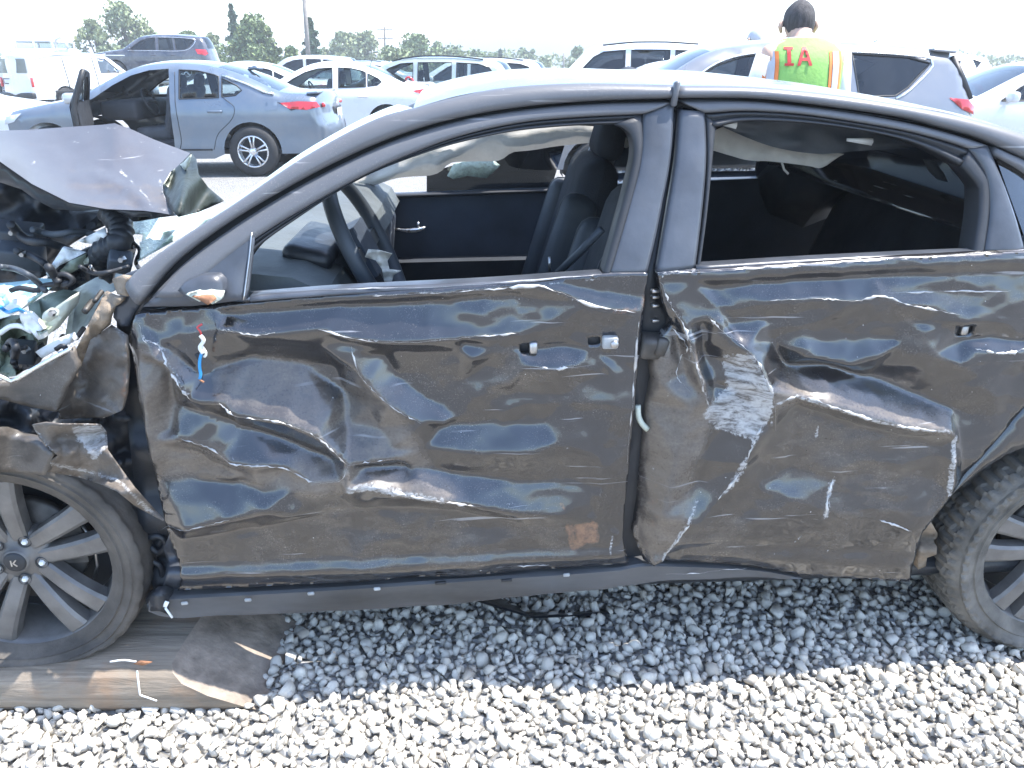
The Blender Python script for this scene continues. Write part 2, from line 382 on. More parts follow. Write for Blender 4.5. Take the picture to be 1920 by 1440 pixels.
def stones():
    """crushed stone as real pieces: convex hulls of random points, many templates, laid by numpy"""
    temps = []
    for k in range(28):
        bm = bmesh.new(); rs = np.random.RandomState(100 + k)
        for _ in range(15 if k % 2 else 19):
            d = rs.randn(3); d /= np.linalg.norm(d); d = np.sign(d) * np.abs(d) ** .8; d /= np.linalg.norm(d) ** .6
            bm.verts.new(Vector(d * [1, rs.uniform(.62, .95), rs.uniform(.5, .8)] * rs.uniform(.86, 1.05)))
        r = bmesh.ops.convex_hull(bm, input=bm.verts)
        bmesh.ops.delete(bm, geom=[v for v in bm.verts if not v.link_faces], context='VERTS')
        bmesh.ops.bevel(bm, geom=list(bm.edges), offset=.09, segments=1, affect='EDGES') if k % 4 == 0 else None
        bmesh.ops.triangulate(bm, faces=bm.faces); bm.verts.index_update()
        temps.append((np.array([v.co[:] for v in bm.verts]), np.array([[v.index for v in f.verts] for f in bm.faces]))); bm.free()
    rs = np.random.RandomState(3)
    pts = []
    def fill(x0, x1, y0, y1, d, smin, smax, z0):
        nxx = int((x1 - x0) / d); nyy = int((y1 - y0) / d)
        X, Y = np.meshgrid(np.arange(nxx), np.arange(nyy)); X = x0 + (X + .5 * (Y % 2)) * d; Y = y0 + Y * d * .92
        n = X.size; x = X.ravel() + rs.randn(n) * d * .28; y = Y.ravel() + rs.randn(n) * d * .28
        s = smin * (smax / smin) ** rs.rand(n) ** 1.25; pts.append(np.stack([x, y, z0 * np.ones(n) + rs.rand(n) * .006, s], 1))
    fill(-2.6, 2.9, .55, 2.25, .023, .0095, .0190, .004)
    fill(-2.6, 2.9, .55, 2.25, .040, .0125, .0275, .013)
    fill(-2.0, 2.4, 2.25, 3.6, .032, .012, .018, .005)
    Pn = np.vstack(pts)
    wx = (Pn[:, 0] < -.63) & (Pn[:, 1] > 1.43) & (Pn[:, 1] < 1.73)
    Pn = Pn[~wx]
    n = len(Pn); tid = rs.randint(0, len(temps), n); allV = []; allF = []; allc = []; off = 0
    for k, (V, Fc) in enumerate(temps):
        q = Pn[tid == k]; m = len(q)
        u = rs.rand(m, 3); a, b_, c = np.sqrt(1 - u[:, 0]) * np.sin(2 * np.pi * u[:, 1]), np.sqrt(1 - u[:, 0]) * np.cos(2 * np.pi * u[:, 1]), np.sqrt(u[:, 0]) * np.sin(2 * np.pi * u[:, 2]); w = np.sqrt(u[:, 0]) * np.cos(2 * np.pi * u[:, 2])
        Rm = np.stack([1 - 2 * (b_ * b_ + c * c), 2 * (a * b_ - c * w), 2 * (a * c + b_ * w), 2 * (a * b_ + c * w), 1 - 2 * (a * a + c * c), 2 * (b_ * c - a * w), 2 * (a * c - b_ * w), 2 * (b_ * c + a * w), 1 - 2 * (a * a + b_ * b_)], 1).reshape(-1, 3, 3)
        Vw = np.einsum('mij,vj->mvi', Rm, V) * q[:, None, 3:4] + q[:, None, :3]
        Ff = Fc[None] + (off + np.arange(m) * len(V))[:, None, None]; off += m * len(V)
        allV.append(Vw.reshape(-1, 3)); allF.append(Ff.reshape(-1, 3)); allc.append(np.repeat(rs.rand(m), len(V)))
    V = np.vstack(allV); Fc = np.vstack(allF); cc = np.concatenate(allc)
    me = bpy.data.meshes.new('loose_gravel'); me.vertices.add(len(V)); me.vertices.foreach_set('co', V.ravel()); me.loops.add(len(Fc) * 3); me.loops.foreach_set('vertex_index', Fc.ravel().astype(np.int32))
    me.polygons.add(len(Fc)); me.polygons.foreach_set('loop_start', np.arange(0, len(Fc) * 3, 3, dtype=np.int32)); me.update(calc_edges=True)
    at = me.attributes.new('tone', 'FLOAT', 'POINT'); at.data.foreach_set('value', cc.astype(np.float32))
    m, nt, b = nmat('crushed_stone'); t = attr(nt, 'tone'); base = ramp(nt, t, (0, (.45, .42, .365)), (.35, (.56, .525, .46)), (.75, (.64, .60, .525)), (.93, (.62, .565, .47)), (1, (.40, .345, .28)))
    nt.links.new(mix(nt, vramp(nt, noise(nt, 90, 4), (.35, 0), (.7, .5)), base, (.42, .40, .36)), b.inputs['Base Color']); b.inputs['Roughness'].default_value = .85; b.inputs['Specular IOR Level'].default_value = .3
    bump(nt, b, noise(nt, 240, 3), .25, .003); me.materials.append(m)
    o = link(bpy.data.objects.new('loose_gravel', me)); tag(o, 'light grey crushed stone gravel covering the yard round the wreck', None, None, 'stuff'); return o
stones()

# ------------------------------------------------------------------ crumple fields for the wreck's side
class Field:
    """dents as creases: polylines (x, y, millimetres outward) in photo pixels, linear between creases, softened a little"""
    def __init__(s, box, lines, blur=1, wob=3.0, seed=1, cell=4, gain=1.0, s_rid=4.0):
        s.x0, s.y0, s.x1, s.y1 = box; s.c = cell
        V = []; E = []; D = []
        def addp(p): V.append((p[0], p[1])); D.append(p[2]); return len(V) - 1
        for ln in lines:
            pr = None
            for p in ln:
                i = addp(p)
                if pr is not None: E.append((pr, i))
                pr = i
        for p in ((s.x0 - 30, s.y0 - 30, 0), (s.x1 + 30, s.y0 - 30, 0), (s.x1 + 30, s.y1 + 30, 0), (s.x0 - 30, s.y1 + 30, 0)): addp(p)
        r = delaunay_2d_cdt([Vector((x / 1000, y / 1000)) for x, y in V], E, [], 0, 1e-6)
        P = np.array([tuple(v) for v in r[0]]) * 1000; orig = r[3]
        VV = np.array(V); DD = np.array(D, float)
        dz = []
        for k, o in enumerate(orig):
            if len(o): dz.append(DD[o[0]])
            else:
                q = np.linalg.norm(VV - P[k], axis=1); j = np.argsort(q)[:2]; w = 1 / (q[j] + 1e-3); dz.append((DD[j] * w).sum() / w.sum())
        dz = np.array(dz)
        nx = int((s.x1 - s.x0) / cell) + 2; ny = int((s.y1 - s.y0) / cell) + 2
        X, Y = np.meshgrid(s.x0 + np.arange(nx) * cell, s.y0 + np.arange(ny) * cell); Hh = np.zeros((ny, nx))
        for f in r[2]:
            a, b, c = P[list(f)[:3]]; det = (b[0] - a[0]) * (c[1] - a[1]) - (c[0] - a[0]) * (b[1] - a[1])
            if abs(det) < 1e-9: continue
            i0 = max(0, int((min(a[0], b[0], c[0]) - s.x0) / cell)); i1 = min(nx, int((max(a[0], b[0], c[0]) - s.x0) / cell) + 2)
            j0 = max(0, int((min(a[1], b[1], c[1]) - s.y0) / cell)); j1 = min(ny, int((max(a[1], b[1], c[1]) - s.y0) / cell) + 2)
            if i0 >= i1 or j0 >= j1: continue
            x = X[j0:j1, i0:i1]; y = Y[j0:j1, i0:i1]
            u = ((x - a[0]) * (c[1] - a[1]) - (c[0] - a[0]) * (y - a[1])) / det; v = ((b[0] - a[0]) * (y - a[1]) - (x - a[0]) * (b[1] - a[1])) / det
            k = (u >= -1e-6) & (v >= -1e-6) & (u + v <= 1 + 1e-6); d = list(f)
            Hh[j0:j1, i0:i1][k] = (dz[d[0]] + u * (dz[d[1]] - dz[d[0]]) + v * (dz[d[2]] - dz[d[0]]))[k]
        for _ in range(blur):
            Pd = np.pad(Hh, 1, mode='edge'); Hh = (Pd[:-2, 1:-1] + Pd[2:, 1:-1] + Pd[1:-1, :-2] + Pd[1:-1, 2:] + 2 * Pd[1:-1, 1:-1]) / 6
        Hh = Hh * gain * (.55 + .45 * np.clip((Y - 590) / 80, 0, 1)) + wob * (fbm(X / 95, Y / 70, seed, 3) * 2 + 0.6 * fbm(X / 30, Y / 24, seed + 9, 3))
        rid = lambda x, y, sd: (1 - np.abs(2 * vnoise(x, y, sd) - 1)) ** 2
        dx = X + 26 * fbm(X / 60, Y / 60, seed + 3, 2); dy = Y + 26 * fbm(X / 60, Y / 60, seed + 4, 2)
        Hh = Hh + s_rid * (rid(dx / 150, dy / 52, seed + 21) * 1.5 + .55 * rid(dx / 52, dy / 34, seed + 22)) * np.clip(.25 + 2.2 * vnoise(X / 170, Y / 150, seed + 23) - .5, 0, 1.2)
        s.H = Hh
    def __call__(s, x, y):
        u = np.clip((x - s.x0) / s.c, 0, s.H.shape[1] - 1.001); v = np.clip((y - s.y0) / s.c, 0, s.H.shape[0] - 1.001)
        i = int(u); j = int(v); u -= i; v -= j
        return ((s.H[j, i] * (1 - u) + s.H[j, i + 1] * u) * (1 - v) + (s.H[j + 1, i] * (1 - u) + s.H[j + 1, i + 1] * u) * v) / 1000

# front door: feature lines read off the photograph
FD = Field((220, 490, 1240, 1130), [
    [(255, 585, -4), (400, 570, 2), (640, 547, 4), (900, 531, 4), (1000, 524, 4), (1100, 517, 2), (1215, 513, 0)],
    [(640, 560, 8), (760, 553, 12), (900, 542, 12), (1000, 535, 10), (1050, 545, 12), (1100, 566, 14), (1150, 580, 12), (1200, 586, 8)],
    [(420, 590, -14), (640, 575, -12), (800, 566, -10), (950, 556, -10), (1020, 562, -12)],
    [(1060, 530, -4), (1120, 545, -10), (1190, 555, -8)],
    [(300, 640, 10), (345, 626, 12), (420, 612, 18), (490, 622, 22), (600, 610, 24), (660, 625, 27), (745, 632, 28), (860, 627, 26), (965, 622, 18), (1010, 612, 4)],
    [(470, 645, -4), (600, 650, -2), (740, 655, 2), (860, 655, 2), (960, 650, -2)],
    [(245, 600, 0), (262, 640, 14), (290, 640, 20), (312, 668, 26), (345, 705, 26), (368, 738, 24)],
    [(330, 665, -4), (380, 705, -6)],
    [(262, 660, 6), (280, 740, 22), (282, 800, 20), (290, 850, 10)],
    [(318, 690, -14), (322, 760, -18), (315, 810, -6)],
    [(368, 738, 24), (420, 742, 26), (450, 765, 30), (490, 770, 32), (540, 776, 34), (600, 800, 36), (640, 838, 36), (658, 856, 30), (700, 852, 28), (742, 845, 26), (785, 882, 22)],
    [(410, 690, -14), (470, 675, -20), (560, 690, -26), (590, 740, -8)],
    [(600, 720, -30), (625, 700, -34)],
    [(655, 640, 8), (675, 690, 20), (700, 720, 22), (735, 752, 22), (790, 785, 18), (838, 792, 10)],
    [(715, 668, -10), (745, 715, -12), (800, 752, -10), (860, 785, -6)],
    [(640, 745, -34), (650, 800, -14), (690, 760, -2), (712, 800, 4), (735, 835, 16)],
    [(870, 640, 2), (885, 665, 14), (905, 690, -6), (900, 735, 2)],
    [(930, 645, 10), (945, 690, 0), (955, 715, 6)],
    [(800, 835, 8), (900, 845, 12), (1000, 842, 12), (1045, 825, 6)],
    [(830, 800, -12), (920, 795, -14), (1020, 800, -10)],
    [(860, 720, -8), (960, 740, -10), (1060, 740, -8), (1130, 700, -4)],
    [(1000, 655, -10), (1060, 652, -12), (1110, 655, -6)],
    [(990, 680, 12), (1040, 684, 14), (1080, 680, 6)],
    [(390, 770, 4), (450, 800, -8), (540, 830, -14), (620, 862, -10)],
    [(300, 818, 12), (345, 815, 14), (400, 830, 20), (442, 855, 24), (520, 862, 24), (590, 888, 26), (640, 886, 26), (658, 856, 30)],
    [(320, 845, -4), (390, 860, -4), (440, 880, 2)],
    [(430, 900, 0), (480, 880, 14), (540, 870, 8)],
    [(440, 790, -8), (430, 825, 16)],
    [(640, 886, 26), (655, 898, 34), (700, 890, 38), (755, 904, 40), (830, 920, 34), (900, 938, 22), (945, 948, 20), (1000, 955, 16), (1050, 960, 12)],
    [(690, 868, 4), (760, 870, -2), (830, 885, -6), (920, 900, -10), (1040, 905, -8), (1100, 915, -4)],
    [(300, 905, -6), (350, 900, -8), (440, 905, -12), (500, 915, 6)],
    [(308, 985, 22), (360, 978, 26), (440, 958, 26), (500, 944, 26), (550, 912, 10)],
    [(470, 900, 4), (500, 945, 26), (560, 950, 18)],
    [(340, 1010, 4), (500, 985, 2), (660, 945, 2), (830, 950, 4), (1000, 985, 4), (1160, 1000, 0)],
    [(345, 1060, 4), (600, 1045, 6), (900, 1030, 5), (1165, 1025, 2)],
    [(335, 1075, 14), (600, 1062, 16), (900, 1046, 14), (1170, 1038, 8)],
    [(330, 1105, -8), (700, 1090, -6), (1180, 1060, -6)],
    [(240, 700, -30), (262, 830, -26), (285, 900, -12), (310, 985, 0), (335, 1060, 0)],
    [(1212, 560, -4), (1190, 700, -4), (1180, 850, -4), (1170, 1000, -4)],
    [(1150, 700, 4), (1130, 850, 2), (1120, 980, 2)],
], blur=1, wob=5.5, seed=21, gain=1.35)
# rear door and quarter
RD = Field((1180, 455, 2120, 1120), [
    [(1235, 512, 0), (1320, 506, 4), (1500, 495, 5), (1700, 482, 5), (1860, 474, 5), (2000, 470, 5)],
    [(1300, 520, 8), (1500, 508, 8), (1700, 496, 12), (1900, 486, 10)],
    [(1330, 540, -14), (1480, 528, -16), (1640, 520, -16), (1800, 512, -12), (1920, 508, -10)],
    [(1310, 540, 6), (1345, 570, 12), (1380, 576, 14), (1440, 560, 16), (1520, 556, 18), (1600, 560, 20), (1650, 552, 22), (1700, 568, 24), (1790, 585, 22), (1850, 582, 18), (1930, 560, 10)],
    [(1660, 545, 6), (1780, 545, 0), (1880, 545, 2)],
    [(1370, 605, -4), (1440, 600, -2), (1500, 605, 0), (1560, 600, -2), (1620, 598, 0), (1690, 600, 2), (1780, 612, 4)],
    [(1240, 530, -6), (1255, 570, 10), (1278, 605, 22), (1292, 650, 28), (1305, 700, 26), (1315, 740, 20), (1328, 765, 8)],
    [(1262, 600, -10), (1275, 650, -12), (1285, 700, -6)],
    [(1225, 650, -14), (1250, 660, 6), (1240, 720, 4)],
    [(1318, 610, -8), (1320, 660, -14), (1340, 720, -4)],
    [(1325, 590, 14), (1350, 615, 26), (1385, 640, 34), (1412, 672, 38), (1430, 715, 38), (1438, 745, 36), (1440, 800, 20)],
    [(1370, 680, 10), (1375, 730, 12), (1370, 780, 10)],
    [(1450, 640, -8), (1470, 690, -12), (1500, 720, 4)],
    [(1480, 690, -24), (1560, 690, -26), (1640, 715, -26), (1720, 745, -20), (1790, 770, -8)],
    [(1440, 745, 36), (1480, 728, 34), (1540, 745, 38), (1600, 765, 38), (1650, 778, 36), (1700, 788, 34), (1765, 797, 26), (1778, 812, 22)],
    [(1490, 755, 10), (1600, 790, 10), (1700, 812, 8)],
    [(1500, 620, 2), (1540, 640, -6), (1620, 630, -8), (1680, 640, -6)],
    [(1510, 665, 12), (1580, 680, 10), (1640, 665, 10), (1690, 640, 4)],
    [(1720, 610, 10), (1740, 660, 14), (1790, 680, 16), (1830, 700, 16), (1855, 740, 12), (1860, 800, 6)],
    [(1780, 720, -4), (1790, 760, -4)],
    [(1800, 640, -6), (1860, 632, -6), (1920, 640, -2)],
    [(1820, 648, 14), (1870, 655, 16), (1925, 645, 10)],
    [(1425, 770, 26), (1400, 820, 24), (1380, 870, 24), (1340, 925, 22), (1300, 965, 22), (1265, 1010, 20), (1240, 1050, 16)],
    [(1290, 760, 14), (1262, 850, 22), (1240, 950, 24), (1225, 1050, 18)],
    [(1215, 760, -24), (1203, 900, -24), (1195, 1000, -20), (1205, 1050, -14)],
    [(1330, 830, 2), (1310, 900, 0)],
    [(1420, 860, 8), (1480, 880, -4), (1560, 900, 6), (1640, 960, 10)],
    [(1420, 910, 12), (1500, 930, 14), (1545, 945, 14), (1540, 965, 12), (1490, 1010, 8)],
    [(1770, 815, 14), (1775, 860, 20), (1772, 920, 16)],
    [(1752, 830, 4), (1750, 900, 4)], [(1798, 830, 4), (1800, 900, 2)],
    [(1640, 965, 14), (1700, 985, 16), (1740, 975, 10)],
    [(1350, 1010, 6), (1500, 1020, 4), (1660, 1030, 4), (1712, 1040, 0)],
    [(1240, 1052, -6), (1400, 1060, -6), (1500, 1078, -4), (1708, 1092, -6)],
    [(1220, 1030, 4), (1400, 1038, 10), (1560, 1050, 10), (1700, 1060, 6)],
], blur=1, wob=5.5, seed=40, gain=1.35)

def masks(spec, floor=0.0):
    """spec: list of (points, radius, strength, closed)"""
    def f(V):
        a = np.full(len(V), floor)
        for pts, r, s, closed in spec:
            if not closed and s < .63: s *= .88; r = r * 1.25
            pts = np.array(pts, float); d = pdist(V, pts, closed)
            if closed: d = np.where(inpoly(V, pts), 0, d)
            a = np.maximum(a, s * np.clip(1 - d / r, 0, 1))
        return a
    return f
def multi(**kw): return lambda V: {k: f(V) for k, f in kw.items()}
FD_ATTR = multi(
    dust=masks([
        ([(250, 660), (330, 670), (320, 840), (290, 850)], 40, .95, True),
        ([(300, 820), (400, 825), (450, 860), (640, 890), (600, 905), (430, 890), (300, 880)], 30, .85, True),
        ([(410, 690), (560, 690), (640, 790), (640, 830), (540, 770), (420, 740)], 40, .75, True),
        ([(660, 690), (720, 740), (790, 860), (740, 840), (655, 850), (640, 770)], 40, .85, True),
        ([(640, 895), (700, 885), (840, 915)], 34, .95, False), ([(560, 870), (650, 870), (660, 850)], 30, .9, False),
        ([(760, 860), (830, 900)], 40, .5, False),
        ([(640, 950), (1000, 985), (1150, 1000), (1160, 1040), (350, 1060), (345, 1010), (500, 985)], 40, .42, True),
        ([(780, 700), (1000, 720), (1140, 720)], 90, .33, False),
        ([(860, 640), (960, 655)], 60, .3, False),
        ([(980, 870), (1020, 880)], 50, .5, False)], .02),
    scrape=masks([
        ([(660, 898), (705, 892), (760, 906), (828, 921)], 20, .70, False),
        ([(1045, 548), (1105, 568), (1165, 582)], 11, .58, False),
        ([(420, 612), (485, 621)], 8, .55, False), ([(600, 610), (660, 625), (745, 632), (860, 627), (965, 622)], 6, .60, False),
        ([(700, 552), (900, 541), (1010, 533), (1190, 516)], 7, .60, False),
        ([(262, 600), (275, 632), (300, 640), (330, 680), (366, 732)], 10, .60, False),
        ([(640, 840), (660, 857), (742, 846)], 8, .50, False), ([(540, 776), (600, 800), (640, 838)], 7, .5, False), ([(430, 840), (470, 860), (440, 880)], 7, .5, False),
        ([(1148, 1000), (1143, 1035)], 9, .66, False), ([(940, 945), (960, 935)], 8, .6, False), ([(1040, 940), (1000, 957)], 6, .55, False),
        ([(930, 1062), (1020, 1062)], 4, .55, False), ([(1195, 640), (1185, 790)], 7, .5, False), ([(1000, 680), (1060, 684)], 6, .55, False), ([(1062, 838), (1075, 830)], 5, .62, False)]),
    rust=masks([([(1065, 985), (1115, 980), (1120, 1010), (1070, 1025)], 16, .62, True), ([(1150, 583), (1205, 578), (1208, 560)], 14, .62, False), ([(252, 690), (238, 715), (240, 740)], 16, .8, False), ([(270, 830), (265, 790)], 18, .6, False), ([(1052, 942), (1057, 948)], 8, .7, False), ([(850, 940), (930, 950)], 14, .42, False)]))
RD_ATTR = multi(
    dust=masks([
        ([(1225, 640), (1300, 660), (1320, 780), (1290, 900), (1240, 1040), (1200, 1030), (1208, 850)], 30, .85, True),
        ([(1420, 790), (1760, 810), (1760, 960), (1700, 1070), (1260, 1040), (1390, 860)], 40, .40, True),
        ([(1445, 735), (1490, 722), (1600, 752), (1700, 780), (1760, 790)], 42, .95, False), ([(1650, 545), (1780, 560), (1890, 560)], 36, .6, False), ([(1700, 600), (1760, 670), (1850, 720), (1870, 760)], 40, .45, False),
        ([(1330, 590), (1600, 590)], 40, .3, False)], .0),
    scrape=masks([
        ([(1362, 672), (1392, 660), (1408, 690), (1425, 720), (1422, 770), (1400, 800), (1345, 790), (1325, 770), (1350, 745), (1372, 730)], 26, .80, True),
        ([(1325, 595), (1385, 640), (1412, 672), (1430, 715), (1440, 800)], 7, .6, False),
        ([(1245, 545), (1278, 605), (1290, 645), (1285, 660), (1308, 700), (1328, 765)], 8, .60, False),
        ([(1412, 800), (1390, 840), (1385, 870), (1345, 920)], 11, .66, False), ([(1385, 850), (1365, 900)], 15, .68, False),
        ([(1305, 930), (1270, 985), (1240, 1045)], 10, .68, False),
        ([(1558, 895), (1545, 930), (1540, 960)], 13, .72, False), ([(1498, 995), (1486, 1010)], 7, .66, False),
        ([(1780, 812), (1773, 860), (1772, 918)], 13, .82, False), ([(1530, 795), (1528, 820)], 8, .68, False),
        ([(1465, 895), (1430, 915)], 6, .6, False), ([(1250, 665), (1282, 690), (1290, 720)], 6, .5, False), ([(1256, 710), (1248, 750)], 7, .6, False), ([(1340, 690), (1342, 730)], 6, .55, False),
        ([(1440, 742), (1480, 730), (1540, 748), (1640, 778), (1700, 790), (1765, 798)], 11, .66, False),
        ([(1235, 516), (1260, 512), (1310, 508)], 7, .7, False), ([(1600, 560), (1650, 552), (1880, 548)], 5, .5, False), ([(1640, 967), (1700, 988)], 6, .56, False)]),
    rust=masks([([(1230, 900), (1215, 1030)], 26, .42, False), ([(1560, 1020), (1640, 1030)], 18, .40, False)]))

# ------------------------------------------------------------------ the wreck
wreck = empty('wrecked_sedan', (0.12, 2.45, 0), 0, 'crushed black sedan with dented muddy doors, smashed nose and no side glass, filling the foreground', 'car')
def fdm(x, y): return U(x, y) - ET * FD(x, y)
def rdm(x, y): return U(x, y) - ET * RD(x, y)
fd_out = [(255, 590), (300, 584), (400, 574), (500, 565), (640, 551), (780, 542), (900, 534), (1000, 527), (1100, 517), (1160, 513), (1214, 513), (1206, 590), (1198, 680), (1188, 780), (1180, 880), (1172, 960), (1169, 1015), (1180, 1059),
          (1060, 1068), (700, 1090), (330, 1112), (344, 1080), (336, 1055), (316, 995), (300, 940), (284, 895), (272, 850), (268, 810), (255, 780), (248, 740), (240, 690), (236, 640)]
rd_out = [(1234, 514), (1250, 511), (1320, 505), (1500, 494), (1700, 481), (1850, 474), (1958, 470), (1962, 560), (1950, 660), (1925, 742), (1850, 832), (1775, 922), (1742, 960), (1722, 990), (1718, 1040), (1708, 1094), (1600, 1088), (1500, 1078), (1400, 1062), (1300, 1054),
          (1207, 1052), (1190, 1010), (1200, 950), (1208, 860), (1216, 770), (1226, 720), (1222, 690), (1235, 640), (1262, 610), (1244, 570)]
front_door = sheet('front_door', fd_out, M['paint'], wreck, fdm, step=5.5, hem=.03, attrf=FD_ATTR,
    holes=[[(974, 645), (996, 642), (998, 660), (976, 662)], [(1102, 634), (1126, 632), (1127, 648), (1104, 650)]])
tag(front_door, 'front door skin, creased and caked with brown dirt')
rear_door = sheet('rear_door', rd_out, M['paint'], wreck, rdm, step=5.5, hem=.03, attrf=RD_ATTR, holes=[[(1790, 610), (1822, 607), (1824, 626), (1792, 630)]])
tag(rear_door, 'rear door skin, buckled with white scraped patches')
# quarter panel: behind the rear door round the wheel opening, then on to the tail of the car
ARC = [(1744, 968), (1762, 945), (1790, 915), (1830, 880), (1880, 848), (1940, 822), (2010, 808), (2090, 815), (2160, 840), (2220, 885), (2262, 940), (2290, 1010), (2300, 1090)]
q_out = [(1966, 470), (2200, 455), (2480, 470), (2680, 520), (2780, 640), (2790, 800), (2760, 980), (2600, 1080), (2300, 1090)] + ARC[::-1][1:] + [(1778, 926), (1853, 836), (1929, 745), (1954, 662), (1966, 562)]
sheet('rear_quarter', q_out, M['paint'], wreck, lambda x, y: U(x, y) - ET * (.006 + .008 * math.exp(-((y - 800) / 120) ** 2)), step=16, edge=8, hem=.05, attrf=multi(dust=lambda V: np.clip((V[:, 1] - 780) / 500, .05, .6), scrape=masks([([(1790, 905), (1920, 745)], 4, .42, False)]), rust=masks([])))
tail_A = [U(x, y) for x, y in ((1966, 468), (2200, 453), (2480, 468), (2680, 518), (2780, 640), (2790, 800), (2760, 980))]
band('tail_panel', tail_A, [p + ET * 1.76 for p in tail_A], M['paint'], wreck, n=24, out=(0, 0, 1), prof=((0, 0), (.1, .03), (.5, .05), (.9, .03), (1, 0)))
M['edge'] = pm('crease_glint_edge', (.52, .51, .50), .34, metal=.35, var=.4, vs=60)
def crease(px, par, f, rad, seed):  # pale metal tubes added along folds to glint, like cracked paint lips
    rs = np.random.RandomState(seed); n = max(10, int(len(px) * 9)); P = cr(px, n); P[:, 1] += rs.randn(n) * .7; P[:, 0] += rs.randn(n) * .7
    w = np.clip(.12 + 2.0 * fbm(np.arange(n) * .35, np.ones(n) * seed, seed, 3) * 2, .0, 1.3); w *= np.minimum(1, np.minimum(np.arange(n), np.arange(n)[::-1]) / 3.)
    mb = MB(); mb.tube([f(x, y) - ET * .0004 for x, y in P], (w * rad + .00012).tolist(), 6); return mb.build('crease_glint_edge', M['edge'], par, True)
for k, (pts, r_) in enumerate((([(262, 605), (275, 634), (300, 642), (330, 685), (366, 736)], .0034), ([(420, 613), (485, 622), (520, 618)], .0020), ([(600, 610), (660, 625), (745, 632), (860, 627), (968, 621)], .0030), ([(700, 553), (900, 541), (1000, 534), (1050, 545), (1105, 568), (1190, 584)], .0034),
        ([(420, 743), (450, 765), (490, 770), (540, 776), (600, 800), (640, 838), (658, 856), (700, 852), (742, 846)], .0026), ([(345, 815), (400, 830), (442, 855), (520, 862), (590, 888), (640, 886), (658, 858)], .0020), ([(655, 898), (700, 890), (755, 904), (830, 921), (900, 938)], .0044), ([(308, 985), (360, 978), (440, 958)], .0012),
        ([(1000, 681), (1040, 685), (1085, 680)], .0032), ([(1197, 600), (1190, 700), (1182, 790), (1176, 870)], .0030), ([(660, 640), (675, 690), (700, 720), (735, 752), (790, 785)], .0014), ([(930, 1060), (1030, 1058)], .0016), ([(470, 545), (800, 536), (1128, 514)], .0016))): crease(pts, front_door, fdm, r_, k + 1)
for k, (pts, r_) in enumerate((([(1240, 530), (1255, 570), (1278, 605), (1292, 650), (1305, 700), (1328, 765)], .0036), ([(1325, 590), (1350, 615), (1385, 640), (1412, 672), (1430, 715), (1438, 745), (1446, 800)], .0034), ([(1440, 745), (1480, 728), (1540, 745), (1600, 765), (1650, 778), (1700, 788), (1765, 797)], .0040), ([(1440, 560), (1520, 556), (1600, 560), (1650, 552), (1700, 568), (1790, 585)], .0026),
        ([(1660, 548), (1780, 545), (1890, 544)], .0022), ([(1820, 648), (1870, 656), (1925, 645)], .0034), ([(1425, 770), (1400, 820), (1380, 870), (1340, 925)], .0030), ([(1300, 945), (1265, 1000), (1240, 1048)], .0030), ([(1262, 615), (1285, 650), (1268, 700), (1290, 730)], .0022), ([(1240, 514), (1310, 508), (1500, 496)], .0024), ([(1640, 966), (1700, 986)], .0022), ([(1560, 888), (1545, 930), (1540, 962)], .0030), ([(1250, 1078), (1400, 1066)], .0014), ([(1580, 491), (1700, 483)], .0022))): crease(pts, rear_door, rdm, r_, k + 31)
# front-door furniture
def hole_box(name, pts, d, par):
    C = np.mean([fdm(*p) if par is front_door else rdm(*p) for p in pts], 0) + ET * (d / 2 + .012)
    return rbox(name, C, (.045, d, .028), M['rubber'], par, (0, 0, YAW), .005, 1)
hole_box('handle_opening', [(974, 645), (998, 660)], .03, front_door); hole_box('handle_opening', [(1102, 634), (1127, 650)], .03, front_door); hole_box('handle_opening', [(1790, 610), (1824, 628)], .03, rear_door)
rbox('handle_bracket', fdm(1143, 640) - ET * .006, (.034, .02, .028), M['clip'], front_door, (0, 0, YAW), .005, 2)
mb = MB(); mb.lathe([(0, -.004), (.008, -.004), (.009, .0), (.009, .006)], 12, Matrix.Translation(Vector(fdm(1150, 641) - ET * .018))); mb.build('bracket_screw', M['steel'], front_door, True)
rbox('handle_hinge', fdm(1000, 652) - ET * .004, (.018, .016, .026), M['steel'], front_door, (0, 0, YAW), .003, 1)
rbox('handle_hinge', rdm(1807, 618) + ET * .01, (.016, .016, .024), M['steel'], rear_door, (0, 0, YAW), .003, 1)
def curve3(P, n, f=U, off=0.0): return [f(x, y) - ET * off for x, y in cr(P, n)]
mb = MB(); mb.tube(curve3([(395, 592), (386, 598), (392, 606), (394, 618)], 10, U, .055), .0022, 6); mb.build('mirror_wire', M['red'], front_door, True)
mb = MB(); mb.tube(curve3([(392, 612), (398, 622), (391, 634), (397, 645)], 12, U, .056), .0042, 6); mb.tube(curve3([(394, 632), (402, 646), (398, 652)], 6, U, .054), .003, 5); mb.build('mirror_wire', M['whitewire'], front_door, True)
mb = MB(); mb.tube(curve3([(395, 642), (391, 655), (390, 670), (392, 684), (390, 692)], 12, U, .055), .0032, 6); mb.build('mirror_wire', M['bluewire'], front_door, True)
mb = MB(); mb.tube(curve3([(389, 690), (391, 694), (398, 698)], 5, U, .055), .0022, 5); mb.build('mirror_wire', M['rust'], front_door, True)

